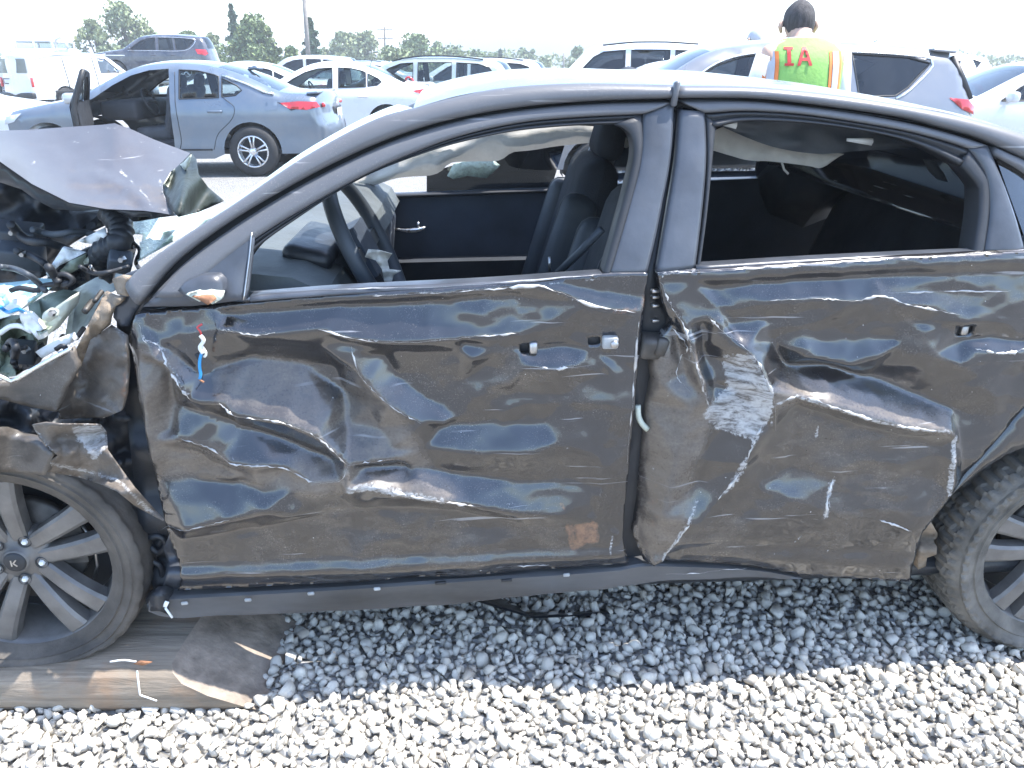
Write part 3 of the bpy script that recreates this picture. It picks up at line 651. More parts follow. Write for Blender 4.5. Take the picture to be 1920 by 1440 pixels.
# glasshouse frame: each moulding a loft between two curves on the leaning upper plane
def B2(name, A, Bp, mat, par, t=0.0, n=44, h=.008, lip=.03, prof=None):
    A3 = [UU(x, y, t) for x, y in cr(A, n)]; B3 = [UU(x, y, t) for x, y in cr(Bp, n)]
    return band(name, A3, B3, mat, par, prof or ((0, 0), (.12, h * .7), (.35, h), (.65, h), (.88, h * .7), (1, 0)), n, None, lip)
roof = empty('roof', (0, 0, 0)); roof.parent = wreck; roof.location = (0, 0, 0)
GAP = [(262, 572), (282, 546), (330, 492), (420, 424), (520, 363), (620, 309), (720, 264), (830, 228), (960, 203), (1100, 190), (1266, 184)]
GAPR = [(1266, 184), (1400, 184), (1500, 193), (1600, 206), (1700, 222), (1760, 238), (1820, 254), (1856, 268)]
FO_ = [(285, 556), (300, 540), (350, 490), (440, 424), (540, 362), (640, 309), (740, 264), (850, 230), (970, 208), (1100, 196), (1262, 191)]
RAIL = [(236, 530), (262, 503), (330, 453), (430, 388), (480, 354), (560, 300), (650, 249), (720, 217), (775, 203), (860, 180), (960, 163), (1100, 156), (1266, 160)]
RAILR = [(1266, 160), (1400, 162), (1500, 170), (1600, 182), (1700, 198), (1780, 213), (1850, 230), (1905, 246), (1960, 266), (2060, 310)]
B2('roof_rail', RAIL, GAP, M['frame'], roof, h=.016, n=60)
B2('roof_rail', RAILR, GAPR + [(1900, 288), (1960, 318), (2060, 372)], M['frame'], roof, h=.016, n=50)
B2('door_gap_seal', [(p[0] - 4, p[1] - 8) for p in GAP], [(p[0] + 8, p[1] + 14) for p in FO_], M['rubber'], wreck, .030, h=.0, n=60, lip=.06)
B2('door_gap_seal', [(p[0], p[1] - 10) for p in GAPR] + [(1884, 280)], [(1266, 200), (1400, 200), (1500, 209), (1600, 222), (1700, 240), (1780, 262), (1866, 290)], M['rubber'], wreck, .030, h=.0, n=50, lip=.06)
# front door window frame (outer painted part, then rubber seal inside)
FO = [(285, 556), (300, 540), (350, 490), (440, 424), (540, 362), (640, 309), (740, 264), (850, 230), (970, 208), (1100, 196), (1262, 191)]
FM = [(350, 556), (365, 540), (420, 492), (490, 440), (580, 385), (670, 335), (760, 293), (860, 256), (970, 231), (1080, 220), (1205, 214)]
FI = [(420, 556), (440, 530), (482, 466), (560, 408), (640, 356), (700, 324), (780, 293), (860, 268), (960, 247), (1060, 237), (1150, 233)]
B2('window_frame', FO, FM, M['frame'], front_door, .004, h=.008, n=60)
B2('window_seal', FM, FI, M['rubber'], front_door, .010, h=.010, n=60, lip=.05, prof=((0, -.004), (.1, .004), (.3, .006), (.45, -.006), (.55, -.006), (.7, .006), (.9, .004), (1, -.002)))
# rear post of the front door
B2('window_post', [(1206, 210), (1200, 300), (1180, 380), (1160, 450), (1140, 516)], [(1264, 189), (1258, 290), (1242, 380), (1228, 450), (1212, 516)], M['satin'], front_door, .006, n=24, h=.006)
B2('post_seal', [(1150, 233), (1178, 250), (1186, 285), (1176, 340), (1152, 430), (1128, 516)], [(1205, 214), (1207, 255), (1205, 290), (1193, 350), (1170, 430), (1144, 516)], M['rubber'], front_door, .012, n=30, h=.010, lip=.04)
B2('belt_molding', [(470, 553), (640, 540), (900, 527), (1128, 511)], [(470, 566), (640, 553), (900, 538), (1128, 520)], M['satin'], front_door, .006, n=30, h=.008)
sail = sheet('mirror_panel', [(268, 575), (300, 545), (350, 498), (440, 428), (478, 440), (470, 500), (462, 562), (360, 574)], M['satin'], front_door, lambda x, y: UU(x, y, -.001), step=24, edge=16, hem=.015)
B2('mirror_panel_trim', [(470, 437), (467, 470), (462, 510), (455, 562)], [(474, 435), (471, 470), (466, 510), (459, 562)], M['steel'], front_door, -.004, n=14, h=.003, lip=.01)
# torn-off mirror: the stub of its foot
MS = [(333, 545), (345, 530), (375, 520), (405, 518), (418, 528), (419, 552), (405, 560), (360, 566)]
sheet('mirror_foot', MS, M['satin'], front_door, lambda x, y: UU(x, y, -.028 - .012 * math.sin((x - 333) / 86 * 3.14)), step=14, edge=8, hem=.04)
sheet('broken_mirror_core', [(348, 552), (372, 545), (400, 545), (416, 550), (414, 562), (398, 571), (386, 560), (374, 566)], M['primer'], front_door, lambda x, y: UU(x, y, -.045 + .004 * math.sin(x * .3)), step=8, edge=6, hem=.02)
sheet('broken_mirror_core', [(360, 556), (398, 553), (404, 562), (390, 572), (380, 566)], M['rust'], front_door, lambda x, y: UU(x, y, -.05), step=8, edge=6, hem=.01)
sheet('hinge_pillar', [(215, 560), (300, 552), (320, 700), (320, 900), (345, 1050), (335, 1110), (290, 1115), (262, 1000), (240, 800), (225, 690)], M['blackpl'], wreck, lambda x, y: U(x, y, .075 + .02 * math.sin(y * .05)), step=20, hem=.05)
# centre pillar, seen in the gap
sheet('centre_pillar', [(1262, 186), (1282, 186), (1250, 400), (1240, 520), (1270, 640), (1240, 760), (1225, 900), (1212, 1062), (1150, 1062), (1160, 900), (1172, 760), (1190, 600), (1206, 510), (1240, 380)], M['blackpl'], wreck, lambda x, y: UU(x, y, .045) if y < 520 else U(x, y, .045), step=24, edge=14, hem=.05)
rbox('door_latch', U(1222, 648, .02), (.06, .05, .05), M['brake'], wreck, (.2, .1, .2), .01, 2)
rbox('latch_plate', U(1240, 650, .0), (.025, .02, .04), M['brake'], wreck, (.1, .2, .1), .004, 1)
mb = MB(); mb.tube(curve3([(1196, 760), (1197, 780), (1204, 795), (1214, 805)], 8, lambda x, y: U(x, y, .02)), .007, 7); mb.build('pillar_hose', M['primer'], wreck, True)
for yy in (545, 556, 572, 600): rbox('pillar_clip', U(1228, yy, .02), (.016, .012, .006), M['steel'], wreck, (.2, 0, .3), .001, 1)
# rear door glasshouse
B2('window_post', [(1276, 206), (1268, 300), (1252, 400), (1232, 512)], [(1322, 209), (1324, 300), (1316, 400), (1303, 506)], M['satin'], rear_door, .006, n=24, h=.006)
B2('post_seal', [(1322, 209), (1325, 300), (1318, 400), (1304, 506)], [(1342, 240), (1336, 300), (1326, 400), (1312, 504)], M['rubber'], rear_door, .012, n=24, h=.006, lip=.04)
RO = [(1276, 190), (1400, 190), (1500, 199), (1600, 212), (1700, 230), (1780, 250), (1850, 272)]
RM = [(1322, 212), (1400, 208), (1500, 214), (1600, 228), (1700, 246), (1770, 264), (1815, 278)]
RI = [(1340, 240), (1400, 228), (1500, 231), (1600, 243), (1690, 262), (1750, 285), (1800, 312)]
B2('window_frame', RO, RM, M['frame'], rear_door, .004, h=.008, n=50)
B2('window_seal', RM, RI, M['rubber'], rear_door, .010, n=50, lip=.05, prof=((0, -.004), (.1, .004), (.3, .006), (.45, -.006), (.55, -.006), (.7, .006), (.9, .004), (1, -.002)))
B2('window_seal', [(1815, 278), (1846, 318), (1856, 340), (1854, 400), (1844, 474)], [(1800, 312), (1828, 345), (1834, 360), (1832, 410), (1822, 476)], M['rubber'], rear_door, .010, n=24, h=.008, lip=.05)
B2('window_post', [(1852, 272), (1880, 340), (1905, 410), (1922, 472)], [(1815, 278), (1848, 330), (1856, 400), (1846, 474)], M['satin'], rear_door, .004, n=24, h=.006)
B2('belt_molding', [(1306, 498), (1500, 486), (1700, 476), (1845, 470)], [(1306, 510), (1500, 498), (1700, 486), (1845, 478)], M['satin'], rear_door, .0, n=24, h=.005)
qg = sheet('quarter_window', [(1866, 292), (1930, 330), (2030, 420), (2060, 462), (1930, 470), (1905, 400)], M['tint'], wreck, lambda x, y: UU(x, y, .012), step=30, hem=0)
B2('rear_pillar', [(1866, 276), (1960, 318), (2070, 372), (2260, 452)], [(1866, 292), (1930, 330), (2030, 420), (2060, 462)], M['frame'], wreck, .0, n=24, h=.006)
# roof skin
UPW = UU(1266, 146); HALF = 1.20
def far_side(p, wide): return p + ET * wide
ra = cr([(775, 203), (860, 180), (960, 163), (1100, 156), (1266, 160), (1400, 162), (1500, 170), (1600, 182), (1700, 198), (1780, 213), (1850, 230), (1905, 246), (1960, 266), (2060, 310)], 50)
RA = np.array([UU(x, y) for x, y in ra])
rows = []
for k in np.linspace(0, 1, 17):
    dent = .0
    rows.append(RA + ET * 1.16 * k + EZ * (.026 * math.sin(math.pi * k) ** .7))
Vr = np.concatenate(rows); kk = len(RA)
Vr[:, 2] += .006 * fbm(Vr[:, 0] * 5, Vr[:, 1] * 5, 4)
NN = len(Vr); V2 = Vr - np.array([0, 0, .03])
Fq = [(r * kk + i, r * kk + i + 1, (r + 1) * kk + i + 1, (r + 1) * kk + i) for r in range(16) for i in range(kk - 1)]
rp = obj('roof_skin', Vr, Fq, M['roofp'], roof, attrs={'dust': np.full(NN, .35), 'scrape': np.zeros(NN), 'rust': np.zeros(NN)})
obj('headliner', V2, [f[::-1] for f in Fq], M['head'], roof)
rbox('roof_joint', UU(1266, 176, -.012), (.012, .02, .05), M['frame'], roof, (0, .1, YAW), .004, 1)
# back glass falling away behind the roof, windscreen remains in front
bgl = [RA[-1] + ET * 1.16 * k + EZ * .026 * math.sin(math.pi * k) ** .7 for k in np.linspace(0, 1, 9)]
bgb = [U(2300, 450) + ET * (.08 + 1.5 * k) for k in np.linspace(0, 1, 9)]
band('rear_window', bgl, bgb, M['privacy'], wreck, n=12, out=(.3, 0, 1), prof=((0, 0), (.5, .02), (1, 0)), lip=.002)
wst = [RA[0] + ET * 1.16 * k + EZ * .026 * math.sin(math.pi * k) ** .7 for k in np.linspace(0, 1, 9)]
# far side of the car
FW = 1.73
def FU(px, py, t=FW): # leaning inward from the far side
    return U(px, py, t + TM * ZB, -TM, 0)
far_rail = [RA[i] + ET * 1.16 - EZ * .05 for i in range(0, kk)]
mb = MB(); mb.tube(far_rail, .035, 8)
apf = [far_rail[0], far_rail[0] * .5 + .5 * np.array([-.62, 3.28, 1.06]) + EZ * .04, np.array([-.62, 3.28, 1.04])]
mb.tube(cr(apf, 12), .04, 8); mb.build('far_roof_rail', M['frame'], wreck, True)
fb = car3(.42, FW, .98); ft_ = RA[int(kk * .46)] + ET * 1.16
mb = MB(); mb.tube([ft_, ft_ * .5 + fb * .5, fb], [.05, .055, .07], 8); mb.build('far_centre_pillar', M['navy'], wreck, True)
fb2 = car3(1.3, FW - .05, 1.0); mb = MB(); mb.tube([far_rail[-1], fb2], [.09, .2], 8); mb.build('far_rear_pillar', M['navy'], wreck, True)
# far door: inner trim with sill, armrest and handle
def slab(name, A, B, th, mat, par, n=2):
    A = np.array(A); B = np.array(B); m = len(A); V = np.vstack([A, B, A + ET * th, B + ET * th])
    Fc = [(i, i + 1, m + i + 1, m + i) for i in range(m - 1)] + [(2 * m + i + 1, 2 * m + i, 3 * m + i, 3 * m + i + 1) for i in range(m - 1)] + [(i + 1, i, 2 * m + i, 2 * m + i + 1) for i in range(m - 1)] + [(m + i, m + i + 1, 3 * m + i + 1, 3 * m + i) for i in range(m - 1)] + [(0, m, 3 * m, 2 * m), (m - 1, 3 * m - 1, 4 * m - 1, 2 * m - 1)]
    return obj(name, V, Fc, mat, par, False)
pd = slab('passenger_door', [car3(s, FW - .06, .945 + .03 * (s + .7) / 1.1) for s in np.linspace(-.72, .44, 8)], [car3(s, FW - .02, .22) for s in np.linspace(-.72, .44, 8)], .07, M['navy'], wreck)
slab('armrest', [car3(s, FW - .15, .70 + .01 * s) for s in np.linspace(-.45, .40, 5)], [car3(s, FW - .13, .62) for s in np.linspace(-.45, .40, 5)], .10, M['seat'], pd)
band('sill_trim', [car3(s, FW - .07, .935 + .03 * (s + .7) / 1.1) for s in (-.72, -.1, .44)], [car3(s, FW - .07, .95 + .03 * (s + .7) / 1.1) for s in (-.72, -.1, .44)], M['rubber'], pd, n=10)
mb = MB(); hp = [U(x, y, FW - .085) for x, y in cr([(740, 429), (765, 432), (785, 430), (798, 426)], 10)]
mb.tube(hp, [.004, .005, .006, .007, .009, .010, .010, .009, .008, .004], 8); mb.tube([U(784, 430, FW - .085), U(784, 416, FW - .085)], .006, 6); mb.build('inner_door_handle', M['chrome'], pd, True)
slab('far_rear_door', [car3(s, FW - .06, .975 + .03 * s) for s in np.linspace(.46, 1.5, 6)], [car3(s, FW - .02, .3) for s in np.linspace(.46, 1.5, 6)], .07, M['navy'], wreck)
# what is left of the tinted glass in the far door: lower part still in the frame
gl = [(800, 376), (1030, 364), (1060, 268), (1010, 272), (960, 280), (900, 298), (842, 312), (800, 326)]
sheet('broken_side_glass', gl, M['privacy'], pd, lambda x, y: FU(x, y, FW - .02), step=30, hem=0)
sheet('broken_side_glass', [(838, 330), (850, 308), (880, 300), (925, 300), (938, 310), (926, 322), (912, 334), (876, 330), (850, 336)], M['shard'], pd, lambda x, y: FU(x, y, FW - .05), step=14, hem=.004)
rg = [RA[int(kk * .5)] + ET * 1.18, far_rail[-3], car3(1.38, FW - .04, 1.02), car3(.46, FW - .03, 1.0)]
obj('far_rear_glass', rg, [(0, 1, 2, 3)], M['privacy'], wreck, False)
# side curtain airbags, hanging limp
def drape(name, top, bot, t, mat, n=46, amp=.018, seed=1):
    T_ = cr(top, n); B_ = cr(bot, n); rows = []
    for k in np.linspace(0, 1, 9):
        P = T_ + (B_ - T_) * k
        rows.append([FU(x, y, t) - ET * (amp * 3 * float(fbm(np.array([i * .17 + k]), np.array([k * 1.4 + seed]), 31 + seed, 3)[0]) + .03 * math.sin(k * 3)) for i, (x, y) in enumerate(P)])
    V = np.array(rows).reshape(-1, 3); Fc = [(r * n + i, r * n + i + 1, (r + 1) * n + i + 1, (r + 1) * n + i) for r in range(8) for i in range(n - 1)]
    return obj(name, V, Fc, mat, wreck)
drape('curtain_airbag', [(655, 338), (740, 300), (860, 262), (960, 240), (1050, 232), (1140, 236), (1172, 250), (1182, 262)], [(690, 352), (745, 333), (800, 329), (825, 322), (845, 305), (885, 303), (935, 300), (960, 285), (990, 282), (1060, 273), (1120, 268), (1174, 277)], 1.52, M['cloth'])
drape('far_headliner_edge', [(560, 380), (655, 320), (740, 280), (860, 244), (960, 222), (1050, 214), (1140, 216), (1182, 235)], [(600, 378), (660, 342), (740, 305), (860, 266), (960, 244), (1050, 236), (1140, 240), (1186, 266)], 1.50, M['greypl'])
def near_drape(name, top, bot, t, mat, n=40, amp=.014):
    T_ = cr(top, n); B_ = cr(bot, n); rows = []
    for k in np.linspace(0, 1, 9):
        P = T_ + (B_ - T_) * k
        rows.append([U(x, y, t) - ET * (amp * 3 * float(fbm(np.array([i * .15 + k]), np.array([k * 1.4]), 37, 3)[0])) for i, (x, y) in enumerate(P)])
    V = np.array(rows).reshape(-1, 3); Fc = [(r * n + i, r * n + i + 1, (r + 1) * n + i + 1, (r + 1) * n + i) for r in range(8) for i in range(n - 1)]
    return obj(name, V, Fc, mat, wreck)
near_drape('curtain_airbag', [(1330, 248), (1360, 238), (1400, 250), (1440, 266), (1500, 278), (1545, 284), (1580, 288)], [(1336, 282), (1370, 292), (1400, 300), (1440, 302), (1480, 306), (1520, 312), (1540, 314), (1580, 290)], .42, M['cloth'])
near_drape('sagging_headliner', [(1340, 222), (1400, 220), (1480, 222), (1560, 230), (1640, 242), (1700, 258)], [(1360, 240), (1410, 262), (1460, 278), (1530, 288), (1600, 284), (1720, 276)], .34, M['greypl'])
mb = MB(); mb.tube([U(1466, 305, .4), U(1470, 318, .4), U(1478, 326, .4)], .003, 5); mb.build('airbag_tether', M['cloth'], wreck, True)
for (a, b) in (((1352, 232), (1380, 235)), ((1588, 262), (1634, 266))):
    mb = MB(); mb.tube([U(*a, .25), U(*b, .25)], [.004, .009], 6); mb.build('trim_clip', M['whitepl'], wreck, True)
sheet('grab_handle_trim', [(1738, 300), (1752, 302), (1770, 325), (1778, 342), (1764, 338), (1748, 322)], M['greypl'], wreck, lambda x, y: U(x, y, .5), step=14, hem=.02)
# seats
def seat(s, t):
    r = empty('seat', (0, 0, 0)); r.parent = wreck
    rbox('seat_cushion', car3(s - .22, t, .50), (.52, .50, .18), M['seat'], r, (0, -.1, YAW), .07, 4)
    rbox('seat_back', car3(s + .09, t, .84), (.16, .48, .64), M['seat'], r, (0, .26, YAW), .07, 4, .86)
    for sd in (-1, 1): rbox('seat_bolster', car3(s + .03, t + sd * .2, .80), (.16, .10, .50), M['greypl'], r, (0, .26, YAW), .045, 3, .8)
    rbox('headrest', car3(s + .21, t, 1.23), (.10, .26, .19), M['seat'], r, (0, .2, YAW), .045, 4, .85)
    for sd in (-.06, .06):
        mb = MB(); mb.tube([car3(s + .17, t + sd, 1.08), car3(s + .2, t + sd, 1.18)], .007, 6); mb.build('headrest_post', M['steel'], r, True)
seat(.20, .44); seat(.20, 1.28)
rbox('rear_bench', car3(1.16, .88, .52), (.5, 1.34, .2), M['seat'], wreck, (0, -.08, YAW), .07, 3)
rbox('rear_backrest', car3(1.42, .88, .86), (.16, 1.34, .60), M['seat'], wreck, (0, .38, YAW), .07, 3)
for t in (.5, .88, 1.26): rbox('rear_headrest', car3(1.52, t, 1.14), (.09, .24, .13), M['seat'], wreck, (0, .3, YAW), .04, 3)
rbox('parcel_shelf', car3(1.78, .88, 1.06), (.5, 1.3, .03), M['blackpl'], wreck, (0, 0, YAW), .01, 1)
rbox('floor_pan', car3(.45, .88, .22), (2.4, 1.6, .06), M['blackpl'], wreck, (0, 0, YAW), .02, 1)
mb = MB(); mb.tube([U(1128, 430, .22), U(1090, 470, .25), U(1046, 512, .28)], .010, 6); mb.build('seat_belt', M['greypl'], wreck, True)
mb = MB(); mb.tube([U(1030, 482, .3), U(1031, 510, .3)], .004, 6); mb.build('belt_buckle_stalk', M['steel'], wreck, True)
slab('firewall', [car3(s, .06, z) for s, z in ((-.80, .95), (-.78, .3))], [car3(s, 1.70, z) for s, z in ((-.80, .95), (-.78, .3))], .02, M['blackpl'], wreck)
# dashboard: side profile extruded across the car
pr = [(-.78, .99), (-.60, 1.035), (-.47, 1.02), (-.40, .985), (-.37, .93), (-.42, .84), (-.44, .70), (-.50, .58), (-.78, .58)]
ts = np.linspace(.10, 1.66, 12); Vd = np.array([car3(s, t, z + .004 * math.sin(t * 9)) for t in ts for s, z in pr]); m_ = len(pr)
dash = obj('dashboard', Vd, [(r * m_ + i, r * m_ + (i + 1) % m_, (r + 1) * m_ + (i + 1) % m_, (r + 1) * m_ + i) for r in range(11) for i in range(m_)] + [tuple(range(m_))[::-1], tuple(11 * m_ + i for i in range(m_))], M['dash'], wreck); smooth_angle(dash, 30)
rbox('lower_dash', car3(-.44, .86, .80), (.10, 1.45, .26), M['navy'], dash, (0, .12, YAW), .03, 2)
rbox('instrument_binnacle', car3(-.47, .42, 1.025), (.12, .32, .05), M['blackpl'], dash, (0, .25, YAW), .03, 3)
for k in range(5):
    rbox('vent_slat', car3(-.52, .085, .925 - k * .012), (.13, .02, .005), M['blackpl'], dash, (0, .12, YAW), .001, 1)
mb = MB(); mb.tube([car3(-.64, .09, .99), car3(-.55, .085, .975), car3(-.50, .085, .955)], [.006, .009, .003], 6); mb.build('trim_strip', M['whitepl'], dash, True)
# steering wheel
sw = empty('steering_wheel', (0, 0, 0)); sw.parent = wreck
swc = Vector(U(690, 462, .40)); nrm = Vector(ES * .90 + EZ * .42 - ET * .02).normalized(); Msw = Matrix.Translation(swc) @ nrm.to_track_quat('Z', 'Y').to_matrix().to_4x4()
mb = MB(); n1, n2 = 48, 10; V = []
for i in range(n1):
    a = 2 * math.pi * i / n1
    for j in range(n2):
        b = 2 * math.pi * j / n2; r = .185 + .016 * math.cos(b); V.append(Msw @ Vector((r * math.cos(a), r * math.sin(a), .019 * math.sin(b))))
mb.add(V, [(i * n2 + j, i * n2 + (j + 1) % n2, ((i + 1) % n1) * n2 + (j + 1) % n2, ((i + 1) % n1) * n2 + j) for i in range(n1) for j in range(n2)]); mb.build('rim', M['greypl'], sw, True)
def swbox(nm, c, sz, mat): 
    mb = MB(); mb.box((0, 0, 0), sz); P = [Msw @ (Vector(v) + Vector(c)) for v in mb.v]; o = obj(nm, P, mb.f, mat, sw, False); return o
swbox('hub', (0, 0, -.02), (.15, .13, .05), M['navy'])
for c, sz in (((.12, 0, -.01), (.12, .035, .02)), ((-.12, 0, -.01), (.12, .035, .02)), ((0, -.12, -.01), (.05, .12, .02))): swbox('spoke', c, sz, M['blackpl'])
mb = MB(); mb.tube([Msw @ Vector((0, 0, -.03)), Msw @ Vector((0, -.02, -.30))], .05, 10); mb.build('column', M['blackpl'], sw, True)
rg_ = random.Random(5)
bag = [(690, 468), (712, 470), (735, 476), (726, 490), (730, 506), (752, 508), (738, 516), (733, 534), (722, 534), (716, 505), (704, 488), (684, 482)]
sheet('burst_airbag_cloth', bag, M['cloth'], sw, lambda x, y: U(x, y, .19 + .02 * math.sin(x * .21) + .015 * math.sin(y * .33)), step=7, hem=.006)
# sills / rocker
rk = [(282, 1122), (330, 1117), (500, 1108), (700, 1096), (900, 1082), (1060, 1072), (1180, 1062), (1210, 1056), (1400, 1064), (1500, 1080)]
rb = [(282, 1146), (330, 1158), (500, 1150), (700, 1142), (850, 1132), (1000, 1118), (1120, 1104), (1230, 1090), (1400, 1082), (1500, 1084)]
rocker = band('rocker_panel', [U(x, y, .012) for x, y in cr(rk, 60)], [U(x, y + 7 * float(fbm(np.array([x / 70.]), np.array([2.]), 55, 3)[0]) - 3, .022 + .03 * float(fbm(np.array([x / 110.]), np.array([5.]), 56, 2)[0])) for x, y in cr(rb, 60)], M['sill'], wreck, ((0, 0), (.06, .008), (.5, .010), (.92, .012), (1, 0)), 60, lip=.05); smooth_angle(rocker, 25)
for (x, y) in ((346, 1131), (465, 1125), (583, 1113), (707, 1104), (1062, 1078)):
    rbox('sill_clip', U(x, y, -.006), (.016, .006, .009), M['clip'], rocker, (0, -.06, YAW), .002, 1)
for (x, y) in ((826, 1093), (950, 1088)): rbox('sill_slot', U(x, y, .003), (.026, .006, .007), M['rubber'], rocker, (0, -.06, YAW), .001, 1)
slab('underbody', [car3(s, .10, .20) for s in (-.85, 1.15)], [car3(s, 1.6, .18) for s in (-.85, 1.15)], .02, M['blackpl'], wreck)
slab('hanging_undertray', [U(860, 1118, .16), U(1000, 1160, .16), U(1180, 1150, .2)], [U(900, 1098, .5), U(1040, 1120, .5), U(1500, 1090, .5)], .01, M['blackpl'], wreck)

# ------------------------------------------------------------------ smashed nose of the wreck
def ht(x, y):
    """inward depth of the folded bonnet at a pixel"""
    yl = np.interp(x, [-200, 0, 60, 130, 200, 270, 325, 420], [230, 303, 345, 380, 392, 397, 403, 380])
    yu = np.interp(x, [-200, 0, 100, 190, 215, 290, 355], [262, 245, 240, 234, 232, 262, 287])
    k = np.clip((yl - y) / max(30, yl - yu), 0, 1)
    crease = pdist(np.array([[x, y]], float), np.array([(180, 330), (235, 350), (290, 392)], float))[0]
    return .20 + .78 * k - .030 * math.exp(-(crease / 11) ** 2) + .05 * math.sin(x * .018) * k + .045 * float(fbm(np.array([x / 38]), np.array([y / 30]), 13, 3)[0]) + .02 * float(fbm(np.array([x / 60]), np.array([y / 40]), 3)[0])
hood_a = multi(dust=lambda V: .10 + .3 * np.clip(1 - pdist(V, np.array([(150, 370), (300, 385)], float)) / 90, 0, 1), scrape=masks([([(195, 240), (222, 238)], 9, .62, False), ([(222, 318), (242, 334), (262, 354), (288, 390)], 8, .68, False), ([(300, 335), (310, 375), (322, 398)], 9, .66, False), ([(170, 285), (185, 300), (190, 318)], 4, .66, False), ([(40, 300), (120, 350)], 5, .55, False), ([(100, 260), (150, 268)], 4, .6, False), ([(250, 262), (340, 290)], 4, .6, False), ([(60, 290), (66, 310)], 3, .64, False), ([(240, 360), (262, 388)], 4, .6, False), ([(300, 390), (328, 402)], 10, .6, False), ([(180, 300), (186, 318)], 4, .55, False), ([(0, 243), (190, 236)], 4, .5, False)]), rust=masks([]))
hood = sheet('hood', [(-160, 262), (0, 245), (60, 243), (100, 240), (190, 234), (215, 231), (250, 244), (290, 262), (330, 277), (357, 287), (345, 300), (322, 322), (305, 345), (305, 362), (318, 385), (328, 404), (300, 399), (270, 395), (200, 392), (130, 380), (60, 345), (0, 303), (-160, 240)][:-1] + [(-160, 290)], M['hoodp'], wreck, lambda x, y: U(x, y, ht(x, y)), step=9, hem=0, attrf=hood_a)
tag(hood, 'folded dusty bonnet standing proud of the engine bay')
sheet('hood_flange', [(-160, 285), (0, 304), (60, 346), (130, 381), (200, 393), (270, 396), (326, 404), (240, 408), (215, 394), (190, 393), (148, 396), (100, 392), (66, 374), (40, 355), (0, 342), (-160, 320)], M['satin'], hood, lambda x, y: U(x, y, .21 + .0011 * max(0, y - 300) ), step=12, hem=.01)
hm = [(357, 287), (366, 300), (370, 328), (388, 352), (418, 378), (372, 398), (335, 407), (322, 395), (306, 362), (305, 347), (322, 322), (345, 300)]
sheet('hood_corner', hm, M['flake'], hood, lambda x, y: U(x, y, .55 - .30 * ((y - 287) / 115) + .06 * math.sin(x * .07 + y * .05) - .10 * math.exp(-((x - 340) / 16) ** 2)), step=7, hem=.01)
sheet('hood_corner_fold', [(320, 322), (345, 303), (357, 290), (352, 312), (330, 340), (312, 352), (306, 346)], M['primer'], hood, lambda x, y: U(x, y, .42 + .05 * math.sin(x * .1)), step=7, hem=.01)
# engine bay depths: dark mass of burnt-looking plastic, broken up
def crumple(x, y, t0, amp=.06, k=40, seed=5): return t0 + amp * 2 * float(fbm(np.array([x / k]), np.array([y / k]), seed, 3)[0])
sheet('engine_cover', [(-200, 330), (0, 338), (60, 366), (120, 392), (190, 400), (215, 415), (160, 440), (120, 465), (95, 490), (80, 520), (40, 535), (-20, 540), (-200, 560)], M['blackpl'], wreck, lambda x, y: U(x, y, crumple(x, y, .62, .14, 75)), step=9, hem=.04, smooth=True)
sheet('engine_cover', [(190, 398), (330, 404), (300, 408), (260, 415), (215, 418), (180, 425), (140, 440)], M['blackpl'], wreck, lambda x, y: U(x, y, crumple(x, y, .45, .06, 30, 8)), step=9, hem=.03, smooth=False)
sheet('battery_tray', [(88, 522), (105, 500), (150, 470), (200, 455), (245, 470), (235, 508), (180, 520), (130, 548), (90, 545)], M['blackpl'], wreck, lambda x, y: U(x, y, crumple(x, y, .42, .10, 30, 6)), step=8, hem=.04, smooth=False)
for pts, mt in (([(146, 452), (195, 427), (198, 442), (185, 458), (160, 456)], M['whitepl']), ([(86, 512), (118, 463), (160, 474), (140, 484), (108, 500), (90, 520)], M['whitepl']), ([(112, 508), (130, 490), (160, 476), (155, 500), (128, 515)], M['green']), ([(155, 488), (170, 478), (190, 480), (182, 492), (158, 496)], M['primer'])):
    sheet('torn_bracket', pts, mt, wreck, lambda x, y: U(x, y, crumple(x, y, .32, .05, 20, 12)), step=7, hem=.008)
# ribbed intake hose with a clamp
hc = cr([(205, 398), (226, 425), (222, 455), (196, 470), (188, 490), (205, 508), (215, 512)], 44); mb = MB()
mb.tube([U(x, y, .30 + .001 * abs(y - 455)) for x, y in hc], [.026 + .004 * (i % 3 == 0) for i in range(44)], 12); mb.build('intake_hose', M['blackpl'], wreck, True)
for (pa, pb, r_) in (((208, 480), (245, 460), .012), ((214, 500), (250, 452), .008), ((180, 505), (236, 498), .016), ((200, 470), (232, 485), .012)):
    mb = MB(); mb.tube([U(*pa, .34), U((pa[0] + pb[0]) / 2, (pa[1] + pb[1]) / 2 - 6, .36), U(*pb, .38)], r_, 8); mb.build('wiper_linkage', M['blackpl'], wreck, True)
# crazed windscreen glass lying over the cowl
for k, pts in enumerate(([(222, 418), (262, 410), (330, 408), (420, 384), (452, 380), (400, 408), (330, 450), (256, 492), (262, 470), (268, 440), (235, 438)], [(262, 455), (290, 440), (330, 430), (300, 462), (262, 486)])):
    sheet('shattered_windscreen', pts, M['shard'], wreck, lambda x, y: U(x, y, .30 + .5 * np.clip((500 - y) / 120, 0, 1) + .03 * math.sin(x * .09) - .05 * k), step=9, hem=.006)
for pts in ([(262, 405), (285, 412), (290, 428), (268, 432), (264, 418)], [(276, 430), (298, 426), (305, 434), (282, 440)], [(284, 412), (306, 418), (290, 424)]):
    sheet('glass_fragment', pts, M['gge'], wreck, lambda x, y: U(x, y, .34 + .5 * np.clip((500 - y) / 120, 0, 1)), step=9, hem=.008)
